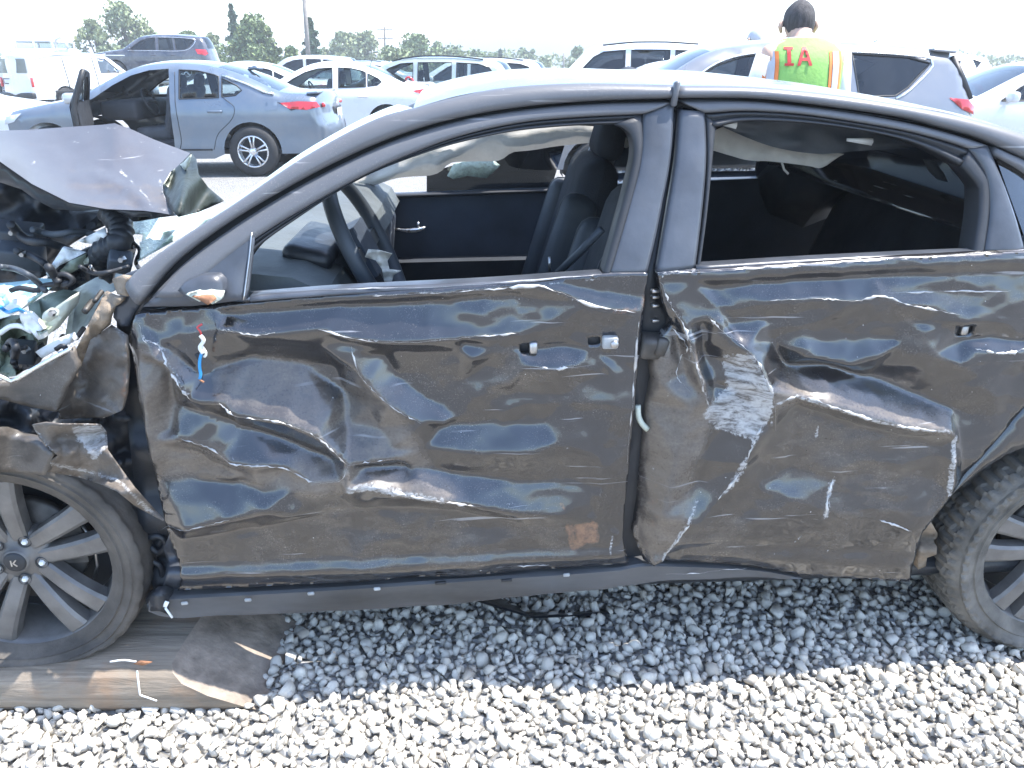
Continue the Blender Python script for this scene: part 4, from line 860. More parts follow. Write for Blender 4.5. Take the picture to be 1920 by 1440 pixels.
# windscreen still hanging behind the pillar, white with glare
wl_ = [UU(x, y, .006) for x, y in cr([(262, 503), (330, 453), (430, 388), (480, 354), (560, 300), (650, 249), (720, 217), (775, 203)], 30)]
wr_ = [wst[0] + ET * 1.16 + (np.array([-.70, 3.2, 1.05]) - (wst[0] + ET * 1.16)) * k for k in np.linspace(1, 0, 30)]
WS = []
for k in np.linspace(0, 1, 9): WS += [a + (b - a) * k + np.array([-.06, 0, .05]) * math.sin(math.pi * k) for a, b in zip(wl_, wr_)]
# a narrow margin of glass along the near pillar and the header survives
def strip(name, rows, mat): 
    n = len(rows[0]); V = np.concatenate(rows); return obj(name, V, [(r * n + i, r * n + i + 1, (r + 1) * n + i + 1, (r + 1) * n + i) for r in range(len(rows) - 1) for i in range(n - 1)], mat, wreck)
wlA = np.array(wl_)[8:]
edge_px = cr([(420, 385), (490, 340), (560, 290), (640, 243), (700, 213), (745, 196), (765, 200)], 22)
strip('windscreen_margin', [wlA, np.array([U(x, y, .10 + TM * (1.2 - ZB) + .18) for x, y in resample(edge_px, 22)])], M['shard'])
# inner wing, strut tower and torn metal at the corner of the nose
TOWER = [(127, 547), (173, 520), (213, 511), (236, 514), (262, 522), (258, 532), (225, 540), (200, 553), (186, 575), (173, 593), (157, 613), (127, 642), (122, 630), (133, 567)]
sheet('strut_tower', TOWER, M['primer'], wreck, lambda x, y: U(x, y, .13 + .0040 * (640 - y) - .03 * math.sin(x * .08) + crumple(x, y, 0, .02, 25)), step=7, hem=.03)
for (x, y, r_) in ((184, 556, .005), (166, 575, .007), (150, 625, .005), (112, 640, .006)):
    mb = MB(); c = Vector(U(x, y, .16)); mb.lathe([(0, -.02), (r_, -.02), (r_ * 1.1, -.012), (r_ * 1.1, .02)], 12, Matrix.Translation(c) @ Matrix.Rotation(.3, 4, 'X')); mb.build('tower_bolt', M['brake'], wreck, True)
sheet('wing_rail', [(53, 572), (75, 560), (100, 553), (130, 557), (110, 582), (73, 630), (57, 602)], M['green'], wreck, lambda x, y: U(x, y, .10 + .0035 * (632 - y) + .03 * math.sin((x - y) * .06)), step=7, hem=.05)
sheet('wing_rail', [(105, 575), (133, 556), (128, 580), (90, 628), (73, 632), (84, 605)], M['primer'], wreck, lambda x, y: U(x, y, .15), step=7, hem=.05)
sheet('washer_tank', [(-60, 545), (0, 540), (27, 537), (50, 532), (80, 534), (84, 545), (62, 560), (43, 577), (20, 592), (0, 598), (-60, 600)], M['cyanpl'], wreck, lambda x, y: U(x, y, .20 - .06 * math.sin((y - 530) / 65 * 3.1) + crumple(x, y, 0, .03, 16)), step=6, hem=.05)
sheet('washer_tank', [(-60, 566), (0, 562), (40, 560), (62, 556), (48, 572), (20, 592), (0, 598), (-60, 600)], M['whitepl'], wreck, lambda x, y: U(x, y, .13 + crumple(x, y, 0, .03, 16, 9)), step=6, hem=.03)
sheet('lamp_bracket', [(36, 584), (55, 590), (75, 612), (83, 634), (72, 638), (58, 622), (46, 618), (38, 600)], M['whitepl'], wreck, lambda x, y: U(x, y, .11 + crumple(x, y, 0, .02, 16, 9)), step=6, hem=.02)
sheet('lamp_bracket', [(66, 660), (100, 640), (132, 628), (140, 640), (110, 655), (78, 672)], M['whitepl'], wreck, lambda x, y: U(x, y, .12), step=7, hem=.02)
sheet('bumper_liner', [(-80, 590), (0, 600), (50, 600), (75, 640), (68, 680), (30, 705), (-80, 720)], M['green'], wreck, lambda x, y: U(x, y, .30 + crumple(x, y, 0, .12, 30, 14)), step=9, hem=.04, smooth=False)
sheet('bumper_liner', [(25, 640), (60, 640), (72, 668), (60, 690), (28, 700)], M['blackpl'], wreck, lambda x, y: U(x, y, .24 + crumple(x, y, 0, .08, 20, 4)), step=8, hem=.04, smooth=False)
for P in ([(0, 625), (20, 612), (40, 612), (60, 622)], [(100, 520), (120, 514), (135, 522), (134, 530), (118, 536)], [(20, 545), (38, 540), (70, 545), (80, 536), (130, 530)], [(30, 690), (26, 670), (34, 656), (50, 650)], [(105, 655), (118, 648), (124, 658), (112, 664)]):
    mb = MB(); mb.tube([U(x, y, .12) for x, y in cr(P, 14)], .006, 6); mb.build('loose_cable', M['whitepl'] if P[0][0] in (0,) else M['rubber'], wreck, True)
for P, r_, mt in (([(30, 470), (60, 480), (90, 500), (110, 530)], .010, 'rubber'), ([(0, 500), (30, 505), (60, 520), (85, 545)], .008, 'greypl'), ([(150, 500), (175, 512), (205, 510), (240, 500)], .006, 'rubber'), 
    ([(10, 655), (22, 640), (30, 655), (26, 680)], .009, 'rubber'), ([(0, 575), (15, 585), (35, 580), (52, 592)], .005, 'bluewire'), ([(168, 470), (176, 486), (170, 500), (180, 512)], .005, 'steel'), ([(60, 430), (100, 440), (140, 434), (180, 440)], .009, 'greypl'), ([(20, 420), (50, 450), (90, 455), (130, 470)], .012, 'rubber'), ([(250, 455), (262, 470), (255, 492), (262, 505)], .006, 'rubber')):
    mb = MB(); nq = 24 if r_ < .008 else 70; q = cr(P, nq); mb.tube([U(x, y, .10 + .25 * (y < 500) + .02 * math.sin(i / nq * 9)) for i, (x, y) in enumerate(q)], [r_ * .8 * (1 + (.16 * (i % 2) if r_ > .0085 else 0)) for i in range(nq)], 8); mb.build('engine_hose', M[mt], wreck, True)
for (x, y, t_, sz, mt, rz) in ((40, 480, .40, (.10, .06, .05), 'greypl', .3), (20, 440, .48, (.14, .08, .05), 'greypl', .2), (95, 590, .10, (.05, .02, .02), 'primer', -.6), (45, 660, .20, (.05, .04, .05), 'greypl', .3), (225, 490, .28, (.05, .05, .04), 'greypl', .5)):
    rbox('engine_bracket', U(x, y, t_), sz, M[mt], wreck, (rz, rz * .7, rz), .006, 2)
    mb = MB(); mb.lathe([(0, -.012), (.006, -.012), (.008, -.004), (.008, .004)], 6, Matrix.Translation(Vector(U(x + 5, y - 4, t_ - sz[1] * .6)))); mb.build('bracket_bolt', M['steel'], wreck)
# fender remains
fa = lambda dust, sc: multi(dust=lambda V: np.full(len(V), dust), scrape=masks(sc), rust=masks([([(235, 700), (232, 740)], 12, .7, False)]))
ff = empty('front_fender', (0, 0, 0)); ff.parent = wreck
sheet('torn_fender_strip', [(196, 548), (214, 556), (232, 560), (228, 568), (213, 577), (206, 596), (203, 612), (180, 630), (165, 640), (147, 692), (134, 690), (140, 660), (160, 620), (180, 580)], M['dirt'], ff, lambda x, y: U(x, y, .05 - .03 * math.sin((x + y) * .05) + crumple(x, y, 0, .03, 20)), step=6, hem=.012)
sheet('torn_fender_strip', [(210, 524), (226, 518), (262, 524), (258, 550), (240, 556), (220, 552)], M['dirt'], ff, lambda x, y: U(x, y, .03 + .02 * math.sin(x * .1)), step=6, hem=.015)
sheet('fender_panel', [(147, 690), (165, 640), (205, 612), (236, 632), (240, 690), (236, 742), (228, 770), (200, 782), (112, 786), (108, 770), (125, 725)], M['fend'], ff, lambda x, y: U(x, y, .03 + .05 * math.sin((x - 110) * .035) + crumple(x, y, 0, .03, 30)), step=6, hem=.012, attrf=fa(.75, [([(207, 613), (235, 632)], 6, .55, False)]))
sheet('fender_panel', [(-160, 760), (-40, 730), (0, 716), (24, 714), (75, 686), (132, 654), (146, 690), (122, 730), (106, 772), (60, 764), (0, 748), (-160, 790)], M['fend'], ff, lambda x, y: U(x, y, .01 + .02 * math.sin(x * .03)), step=8, hem=.02, attrf=fa(.62, [([(0, 706), (24, 716), (80, 684), (132, 656)], 5, .6, False)]))
mb = MB(); mb.tube([U(x, y, .0) for x, y in cr([(-60, 700), (0, 704), (22, 715), (70, 688), (134, 653)], 16)], .005, 6); mb.build('fender_edge', M['chrome'], ff, True)
sheet('cowl_side', [(232, 516), (262, 506), (300, 530), (290, 560), (262, 570), (248, 592), (240, 612), (226, 612), (212, 595), (215, 574), (236, 560)], M['satin'], ff, lambda x, y: U(x, y, .035), step=10, hem=.02)
sheet('fender_liner', [(-160, 765), (0, 752), (60, 766), (108, 790), (190, 786), (238, 760), (262, 800), (276, 880), (292, 930), (318, 1000), (340, 1062), (334, 1100), (318, 1112), (296, 1120), (282, 1060), (270, 990), (240, 930), (200, 880), (120, 850), (0, 830), (-160, 840)], M['blackpl'], ff, lambda x, y: U(x, y, .10 + crumple(x, y, 0, .05, 28, 17)), step=8, hem=.05, smooth=True)
sheet('fender_flap', [(60, 797), (84, 793), (112, 796), (150, 796), (186, 797), (198, 812), (200, 845), (222, 876), (250, 915), (282, 950), (306, 977), (284, 966), (252, 948), (220, 922), (188, 908), (150, 895), (110, 888), (80, 884), (88, 868), (108, 854), (92, 842), (74, 822)], M['fend'], ff, lambda x, y: U(x, y, -.045 + .035 * math.sin((x - 60) * .03 + y * .02) + .02 * math.sin((y - 800) * .09) + crumple(x, y, 0, .02, 22)), step=5.5, hem=.006,
      attrf=fa(.8, [([(140, 803), (190, 804), (196, 836), (176, 856)], 18, .70, True), ([(90, 870), (150, 880), (220, 900), (285, 960)], 12, .66, False), ([(62, 800), (92, 842), (108, 850)], 9, .6, False), ([(110, 805), (150, 830)], 9, .52, False), ([(80, 884), (150, 895), (220, 921), (300, 975)], 4, .6, False)]))
sheet('fender_arch', [(-200, 812), (0, 812), (40, 824), (74, 832), (100, 852), (90, 872), (84, 892), (30, 884), (-30, 886), (-200, 940)], M['fend'], ff, lambda x, y: U(x, y, -.055 + .02 * math.sin(x * .05)), step=7, hem=.03, attrf=fa(.55, []))
sheet('hinge_pillar_edge', [(318, 1000), (330, 1040), (345, 1072), (338, 1100), (322, 1116), (304, 1104), (312, 1080), (318, 1062), (306, 1030)], M['satin'], ff, lambda x, y: U(x, y, .03 + .02 * math.sin(y * .08)), step=7, hem=.02)
for P in ([(278, 1008), (300, 1005), (312, 1020), (296, 1036), (282, 1024)], [(280, 1050), (300, 1060), (305, 1080)], [(268, 985), (290, 980), (302, 992)], [(322, 1074), (330, 1066), (336, 1072), (330, 1084)]):
    mb = MB(); mb.tube([U(x, y, .07) for x, y in cr(P, 10)], .008, 7); mb.build('liner_clip', M['blackpl'] if P[0][0] != 322 else M['chrome'], ff, True)
sheet('sill_end', [(272, 1122), (300, 1112), (326, 1120), (332, 1160), (318, 1154), (300, 1146), (278, 1146)], M['blackpl'], ff, lambda x, y: U(x, y, .0 + .02 * math.sin(x * .1)), step=8, hem=.03)
rbox('sill_tag', U(311, 1133, -.012), (.010, .004, .018), M['whitepl'], ff, (0, .5, YAW), .001, 1)
mb = MB(); mb.tube([U(310, 1140, -.014), U(323, 1158, -.014)], .003, 5); mb.build('sill_wire', M['whitepl'], ff, True)

# ------------------------------------------------------------------ wheels
def wheel(c, yaw, camber, mud, flat=None):
    w = empty('front_wheel' if not mud else 'rear_wheel', (0, 0, 0)); w.parent = wreck
    c = Vector(c); Mw = Matrix.Translation(c) @ Matrix.Rotation(YAW + yaw, 4, 'Z') @ Matrix.Rotation(camber, 4, 'X')   # local -Y faces the camera
    RT, RR, WD = (.316 if mud else .302), .229, .205
    prof = [(RR - .006, -.090), (RR + .008, -.098), (RR + .022, -.106), (RR + .025, -.110), (RR + .029, -.106), (RR + .042, -.111), (RR + .046, -.115), (RR + .050, -.111), (RR + .058, -.112), (RR + .070, -.104), (RT - .006, -.086), (RT, -.06), (RT + .001, -.02), (RT + .001, .03), (RT, .07), (RT - .008, .095), (RR + .05, .11), (RR, .1)]
    # resample the profile finely for the lugs
    pf = cr(prof, 70); n = 216 if mud else 128; V = []
    for i, (r, y) in enumerate(pf):
        for k in range(n):
            th = 2 * math.pi * k / n; rr = r; yy = y
            if mud:
                u = (k / n * 62 + (.55 * (r - RR) / .08 if y < -.08 else .55 + y * 4)) % 1; blk = 1 if u < .62 else 0
                if r > RT - .020: rr += .0075 * blk * min(1, (r - RT + .020) / .012) - .003; rr -= .006 * (abs(y + .02) < .006 or abs(y - .04) < .006)
                elif r > RR + .045 and y < 0: yy -= .0060 * blk * min(1, (r - RR - .045) / .01)
            else:
                if r > RT - .010: rr -= .004 * ((k % 4) == 0 and abs(y) > .03); rr -= .005 * (abs(y) < .005 or abs(y - .035) < .005 or abs(y + .035) < .005)
            p = Mw @ Vector((rr * math.cos(th), yy, rr * math.sin(th)))
            if flat is not None and p.z < flat + .045:      # airless tyre: squashed on what it stands on, sidewall bulging out
                s = (flat + .045 - p.z); p.y -= min(s, .05) * .45 * (1 if y < 0 else -1); p.z = max(flat, flat + .045 - s * .62) if p.z > flat - .09 else flat
            V.append(p)
    m = len(pf)
    t = obj('tyre', V, [(i * n + k, i * n + (k + 1) % n, (i + 1) * n + (k + 1) % n, (i + 1) * n + k) for i in range(m - 1) for k in range(n)], M['tyremud' if mud else 'tyre'], w, True); smooth_angle(t, 28 if mud else 45)
    mb = MB(); mb.lathe([(RR - .012, -.070), (RR - .006, -.090), (RR + .004, -.094), (RR + .008, -.086), (RR + .004, -.078)], 96, Mw); o = mb.build('rim_lip', M['alloy'], w, True)
    mb = MB(); mb.lathe([(RR - .008, -.078), (RR - .02, -.05), (RR - .03, .0), (RR - .03, .09)], 72, Mw); mb.build('rim_barrel', M['alloy'], w, True)
    mb = MB(); mb.lathe([(.0, -.074), (.026, -.074), (.030, -.070), (.034, -.062), (.060, -.060), (.076, -.056), (.082, -.040), (.07, .03)], 48, Mw); mb.build('rim_hub', M['alloy'], w, True)
    mb = MB(); mb.lathe([(0, -.0785), (.022, -.078), (.026, -.074), (.027, -.066)], 32, Mw); mb.build('centre_cap', M['rubber'], w, True)
    ck = MB()
    for a, L_, dx, dz in ((0, .016, -.006, 0), (.75, .012, .002, .004), (-.75, .012, .002, -.004)): ck.box((0, 0, 0), (.003, .0012, L_), Matrix.Rotation(a, 3, 'Y')); ck.v[-8:] = [tuple(Vector(v) + Vector((dx, -.0788, dz))) for v in ck.v[-8:]]
    ck.v = [tuple(Mw @ Vector(v)) for v in ck.v]; ck.build('cap_emblem', M['steel'], w)
    # ten spokes in five pairs
    for j in range(5):
        a0 = math.radians(24 + 72 * j)
        for sgn in (-1, 1):
            r0, r1 = .052, RR - .010; ah = a0 + sgn * .40; ar = a0 + sgn * .205
            p0 = Vector((r0 * math.cos(ah), 0, r0 * math.sin(ah))); p1 = Vector((r1 * math.cos(ar), 0, r1 * math.sin(ar))); d = (p1 - p0).normalized(); q = Vector((-d.z, 0, d.x)); V = []
            for u in np.linspace(0, 1, 7):
                p = p0 + (p1 - p0) * u; wdt = .0205 + .0066 * u + .006 * max(0, u - .8) * 5 * .4; y0 = -.062 - .014 * math.sin(u * math.pi * .7) - .012 * u
                for (e, yy) in ((-1, y0 + .034), (-.92, y0 + .006), (-.62, y0), (.62, y0), (.92, y0 + .006), (1, y0 + .034)): V.append(Mw @ (p + q * wdt * e + Vector((0, yy, 0))))
            o = obj('spoke', V, [(i * 6 + k, i * 6 + k + 1, (i + 1) * 6 + k + 1, (i + 1) * 6 + k) for i in range(6) for k in range(5)], M['alloy'], w, True); smooth_angle(o, 25)
        al = math.radians(60 + 72 * j) ; 
        al = math.radians(-12 + 72 * j) + math.radians(36) * 0
        lc = Vector((.055 * math.cos(al), 0, .055 * math.sin(al)))
        mb = MB(); mb.lathe([(.0155, -.0635), (.0145, -.066), (.0125, -.062), (.012, -.05), (0, -.05)], 18, Mw @ Matrix.Translation(lc)); mb.build('lug_recess', M['rubber'], w, True)
        mb = MB(); mb.lathe([(0, -.070), (.0055, -.069), (.0075, -.064), (.0085, -.052)], 6, Mw @ Matrix.Translation(lc)); mb.build('lug_nut', M['whitepl'] if not mud else M['steel'], w)
    mb = MB(); mb.lathe([(.05, -.02), (.135, -.02), (.14, -.014), (.14, .0), (.05, .0)], 40, Mw); mb.build('brake_disc', M['brake'], w, True)
    bx = MB(); bx.box((0, 0, 0), (.06, .07, .13)); bx.v = [tuple(Mw @ (Vector(v) + Vector((.115, .0, .03)))) for v in bx.v]; bx.build('brake_caliper', M['brake'], w)
    mb = MB(); mb.lathe([(.05, .03), (RR - .03, .03)], 40, Mw); mb.build('wheel_back_plate', M['rubber'], w, True)
    if not mud:
        mb = MB(); mb.tube([Mw @ Vector(p) for p in ((.145, -.03, .07), (.168, -.035, .02), (.160, -.03, -.05), (.140, -.02, -.09))], .004, 6); mb.build('brake_hose', M['bluewire'] if False else M['steel'], w, True)
    return w
WF = U(20, 1062, .015) + ET * .088; WRr = U(2012, 1040, .03) + ET * .088
wheel(WF + EZ * .0, math.radians(2), math.radians(-1), False, flat=.112)
wheel(WRr, math.radians(-2), 0, True, flat=.012)
# mud-caked ends behind the rear door, ahead of the wheel
sheet('wheel_arch_liner', [(1720, 985), (1742, 972), (1758, 1000), (1756, 1040), (1738, 1046), (1736, 1062), (1722, 1068)], M['dirt'], wreck, lambda x, y: U(x, y, .05 + .02 * math.sin(y * .12)), step=8, hem=.06)
sheet('wheel_arch_liner', [(1700, 830), (1790, 915), (1900, 840), (2010, 810), (2200, 880), (2300, 1090), (2330, 900), (2150, 760), (1900, 750)], M['blackpl'], wreck, lambda x, y: U(x, y, .30), step=30, hem=.1)

# ------------------------------------------------------------------ timber under the front wheel
def timber():
    m, nt, b = nmat('weathered_timber'); L = nt.links.new
    g1 = noise(nt, 5, 8, .65, stretch=(.6, 4, 4), dist=.4); g2 = noise(nt, 16, 5, .6, stretch=(.12, 4, 4))
    c = ramp(nt, g1, (.25, (.12, .098, .076)), (.5, (.225, .185, .142)), (.75, (.335, .285, .23)))
    c = mix(nt, vramp(nt, g2, (.52, 0), (.62, .55)), c, (.095, .076, .058)); c = mix(nt, vramp(nt, noise(nt, 6, 4), (.58, 0), (.72, .5)), c, (.30, .17, .09))
    L(c, b.inputs['Base Color']); b.inputs['Roughness'].default_value = .8; bump(nt, b, g1, .5, .02)
    Zt = .118; yf, yb = 1.412, 1.74
    sec = [(yb, 0), (yb, Zt - .016), (yb - .016, Zt), (yb - .10, Zt + .004), (yf + .12, Zt + .004), (yf + .045, Zt), (yf + .022, Zt - .010), (yf + .008, Zt - .030), (yf, Zt - .06), (yf + .004, .022), (yf + .016, 0)]
    n = len(sec); us = np.linspace(0, 1, 60); V = []
    fe = lambda x, y: np.array([.012 * fbm(np.array([x * 3.]), np.array([y * 8.]), 6)[0], .010 * fbm(np.array([x * 5.]), np.array([y * 6. + 4]), 3)[0]])
    for u in us:
        for (y, z) in sec:
            xe = -.615 - .215 * (z / Zt) + .10 * (y - yf) + .012 * math.sin(z * 60); x = -2.2 + u * (xe + 2.2); w_ = fe(x, y + z)
            V.append((x, y + (w_[1] if y < 1.6 else 0), z + (w_[0] if z > .02 else 0)))
    Fc = [(i * n + k, i * n + k + 1, (i + 1) * n + k + 1, (i + 1) * n + k) for i in range(len(us) - 1) for k in range(n - 1)]
    t = empty('timber_block', (-1.2, 1.58, 0), 0, 'weathered brown timber beam with sloped grey end under the flat front wheel', 'timber')
    o = obj('beam', V, [f[::-1] for f in Fc], m, t, True); smooth_angle(o, 40)
    m2 = pm('grey_end_grain', (.25, .205, .165), .85, var=.35, vs=22, bmp=.4, bs_=60); E0 = [np.array(V[(len(us) - 1) * n + k]) for k in range(n)]; c = sum(E0) / n; Ve = [c + np.array([.004, 0, .003])] + [c + (e - c) * .55 + np.array([.003 * math.sin(k * 2), 0, .003 * math.cos(k * 3)]) for k, e in enumerate(E0)] + E0
    o = obj('sawn_end', Ve, [(0, 1 + k, 1 + (k + 1) % n) for k in range(n)] + [(1 + k, 1 + n + k, 1 + n + (k + 1) % n, 1 + (k + 1) % n) for k in range(n)], m2, t, True)
    fz = lambda x, y: GY(x, y, yf - .004)
    mb = MB(); mb.tube([fz(x, y) for x, y in ((257, 1258), (262, 1302), (265, 1304), (294, 1314))], .0022, 5); mb.build('bent_staple', M['whitepl'], t, True)
    mb = MB(); mb.tube([fz(x, y) + np.array([0, .004, 0]) for x, y in cr([(205, 1243), (230, 1240), (254, 1243)], 8)], .0022, 5); mb.build('bent_staple', M['whitepl'], t, True)
    sheet('wood_splinter', [(250, 1245), (262, 1240), (285, 1242), (268, 1248)], M['rust'], t, lambda x, y: GY(x, y, yf - .006), step=8, hem=.003, hemdir=(0, 1, 0))
timber()

# ------------------------------------------------------------------ other vehicles
def cpaint(name, col, metal=0.0, rough=.25):
    m, nt, b = nmat(name); n = noise(nt, 1.7, 5); d = vramp(nt, noise(nt, 3, 6, .65), (.4, 0), (.8, .3))
    nt.links.new(mix(nt, d, col, (.30, .28, .25)) if max(col) < .5 else mix(nt, d, col, tuple(c * .85 for c in col)), b.inputs['Base Color'])
    b.inputs['Metallic'].default_value = metal; b.inputs['Coat Weight'].default_value = .9; b.inputs['Coat Roughness'].default_value = .06
    nt.links.new(vramp(nt, n, (.3, rough - .06), (.7, rough + .1)), b.inputs['Roughness']); bump(nt, b, noise(nt, 900, 2), .015, .001); return m
M['cgrey'] = cpaint('steel_grey_car_paint', (.13, .165, .21), .45, .30)
M['cwhite'] = cpaint('white_car_paint', (.66, .67, .68))
M['cgreen'] = cpaint('pale_green_car_paint', (.36, .42, .40), .45, .3)
M['cdark'] = cpaint('dark_blue_car_paint', (.030, .035, .055))
M['cdgrey'] = cpaint('grey_car_paint', (.20, .205, .22), .4, .3)
M['csilver'] = cpaint('silver_car_paint', (.48, .50, .52), .5, .3)
M['ctrim'] = pm('car_black_trim', (.02, .021, .023), .5)
M['cseat'] = pm('car_seat_grey', (.07, .075, .085), .85)
M['cinner'] = pm('car_interior_dark', (.025, .027, .032), .7)
M['ctyre'] = pm('car_tyre', (.03, .03, .031), .8, var=.3)
M['crim'] = pm('machined_alloy', (.62, .63, .65), .25, metal=.9, var=.1)
M['clear'] = pm('clear_lamp_lens', (.55, .58, .6), .1, coat=1, var=.1)
M['plate'] = pm('licence_plate', (.62, .64, .66), .4, var=.1)
M['cscreen'] = glass('windscreen_glass', dark=.10)

SEDAN = dict(L=4.64, hw=.90, zb=.97, tum=.46, r=.33, fx=.93, rx=3.64, crown=.045,
    top=[(.06, .30), (.0, .46), (.02, .62), (.10, .73), (.40, .83), (.85, .92), (1.22, .985), (1.40, 1.04), (1.80, 1.25), (2.06, 1.365), (2.32, 1.425), (2.65, 1.445), (3.0, 1.425), (3.3, 1.365), (3.62, 1.26), (3.92, 1.13), (4.10, 1.075), (4.36, 1.06), (4.50, 1.045), (4.555, .96), (4.58, .80), (4.63, .66), (4.64, .50), (4.58, .30)],
    ws=(1.36, 2.12), rw=(3.22, 4.0),
    win=[[(1.62, 1.0), (1.86, 1.16), (2.10, 1.28), (2.34, 1.345), (2.62, 1.365), (2.62, 1.005)], [(2.74, 1.005), (2.74, 1.365), (2.98, 1.352), (3.20, 1.305), (3.26, 1.28), (3.26, 1.02)], [(3.30, 1.03), (3.30, 1.262), (3.50, 1.17), (3.56, 1.11), (3.48, 1.05)]])
COMPACT = dict(SEDAN, L=4.60, top=[(.06, .30), (.0, .46), (.03, .64), (.12, .76), (.45, .86), (.9, .94), (1.22, .99), (1.40, 1.05), (1.85, 1.27), (2.10, 1.375), (2.38, 1.435), (2.7, 1.45), (3.05, 1.42), (3.35, 1.35), (3.68, 1.22), (3.98, 1.09), (4.2, 1.06), (4.42, 1.05), (4.50, .99), (4.53, .82), (4.6, .66), (4.6, .48), (4.54, .30)])
WAGON = dict(SEDAN, L=4.70, hw=.90, zb=.98, r=.34, rx=3.66, top=[(.06, .32), (.0, .48), (.02, .66), (.10, .78), (.45, .89), (.9, .97), (1.20, 1.02), (1.36, 1.07), (1.75, 1.30), (2.0, 1.43), (2.3, 1.51), (2.7, 1.545), (3.3, 1.545), (3.9, 1.51), (4.25, 1.47), (4.36, 1.42), (4.52, 1.20), (4.60, .98), (4.66, .70), (4.68, .5), (4.62, .32)],
    ws=(1.34, 2.06), rw=(4.30, 4.56), rails=True,
    win=[[(1.58, 1.03), (1.82, 1.20), (2.06, 1.35), (2.30, 1.435), (2.56, 1.455), (2.56, 1.03)], [(2.66, 1.03), (2.66, 1.458), (3.36, 1.458), (3.36, 1.03)], [(3.46, 1.03), (3.46, 1.455), (3.9, 1.43), (4.14, 1.36), (4.24, 1.22), (4.20, 1.07)]])
SUV = dict(SEDAN, L=4.60, hw=.92, zb=1.06, tum=.42, r=.36, fx=.92, rx=3.58, top=[(.08, .38), (.0, .55), (.0, .82), (.08, .96), (.45, 1.04), (.9, 1.10), (1.12, 1.13), (1.28, 1.18), (1.62, 1.42), (1.88, 1.57), (2.2, 1.64), (2.7, 1.68), (3.3, 1.67), (3.8, 1.635), (4.15, 1.60), (4.28, 1.55), (4.40, 1.33), (4.47, 1.10), (4.53, .82), (4.58, .6), (4.52, .38)],
    ws=(1.26, 1.92), rw=(4.22, 4.45),
    win=[[(1.50, 1.12), (1.72, 1.30), (1.94, 1.45), (2.20, 1.54), (2.52, 1.575), (2.52, 1.12)], [(2.64, 1.12), (2.64, 1.578), (3.04, 1.575), (3.16, 1.57), (3.22, 1.12)], [(3.30, 1.13), (3.24, 1.565), (3.80, 1.53), (4.02, 1.47), (3.78, 1.22), (3.66, 1.14)]])
BIGSUV = dict(SUV, L=4.95, hw=.96, zb=1.10, top=[(.08, .40), (.0, .6), (.0, .95), (.08, 1.06), (.5, 1.12), (1.0, 1.16), (1.20, 1.18), (1.34, 1.23), (1.62, 1.50), (1.82, 1.68), (2.1, 1.76), (2.7, 1.80), (3.4, 1.80), (4.1, 1.775), (4.58, 1.73), (4.68, 1.66), (4.78, 1.36), (4.83, 1.1), (4.9, .8), (4.93, .6), (4.87, .4)],
    rx=3.85, ws=(1.32, 1.86), rw=(4.64, 4.82), rails=True,
    win=[[(1.56, 1.18), (1.74, 1.38), (1.92, 1.56), (2.12, 1.655), (2.56, 1.69), (2.56, 1.17)], [(2.68, 1.17), (2.68, 1.692), (3.45, 1.69), (3.45, 1.17)], [(3.56, 1.17), (3.56, 1.688), (4.2, 1.66), (4.42, 1.56), (4.2, 1.22)]])
VAN = dict(SEDAN, L=4.6, hw=.95, zb=1.05, tum=.16, r=.34, fx=.85, rx=3.5, top=[(.06, .32), (.0, .5), (.02, .85), (.12, .98), (.5, 1.06), (.8, 1.12), (1.0, 1.2), (1.45, 1.55), (1.7, 1.68), (2.0, 1.735), (3.0, 1.75), (4.0, 1.745), (4.42, 1.72), (4.52, 1.62), (4.56, 1.1), (4.58, .7), (4.6, .5), (4.55, .32)],
    ws=(.98, 1.66), rw=(5.5, 5.6), win=[[(1.25, 1.14), (1.5, 1.36), (1.75, 1.58), (2.05, 1.60), (2.05, 1.12)]])

def rim_tyre(par, cx, y, r, sgn, style):
    w = empty('wheel', (0, 0, 0)); w.parent = par
    mt = Matrix.Translation((cx, y, r)); rr = r * .64; wd = .11
    Mx = mt if sgn < 0 else mt @ Matrix.Rotation(math.pi, 4, 'Z')
    mb = MB(); mb.lathe([(rr, -wd + .02), (rr + .01, -wd), (rr + .05, -wd - .005), (r - .02, -wd + .01), (r, -wd + .04), (r, wd - .03), (r - .03, wd), (rr, wd)], 36, Mx); o = mb.build('tyre', M['ctyre'], w, True, world=False); smooth_angle(o, 40)
    mb = MB(); mb.lathe([(rr + .004, -wd + .012), (rr - .01, -wd - .002), (rr - .022, -wd + .012), (rr - .03, .02), (.04, .03)], 36, Mx); mb.lathe([(0, -wd + .008), (.04, -wd + .006), (.06, -wd + .02), (.06, 0)], 20, Mx); o = mb.build('rim', M['crim'] if style != 'far' else M['csilver'], w, True, world=False)
    n = 5
    for j in range(n):
        a = math.radians(90 + 360 / n * j)
        for s2 in ((-1, 1) if style == 'full' else (0,)):
            a2 = a + s2 * .20; p0 = Vector((.045 * math.cos(a2), -wd + .016, .045 * math.sin(a2))); p1 = Vector(((rr - .012) * math.cos(a + s2 * .17), -wd + .008, (rr - .012) * math.sin(a + s2 * .17)))
            mb = MB(); mb.tube([Mx @ p0, Mx @ (p0 * .5 + p1 * .5), Mx @ p1], [.016, .014, .017] if style == 'full' else [.03, .025, .03], 5); mb.build('spoke', M['crim'], w, True, world=False)
    mb = MB(); mb.lathe([(rr - .03, .0), (.02, .0)], 24, Mx); mb.build('brake_backing', M['cinner'], w, True, world=False)
    return w
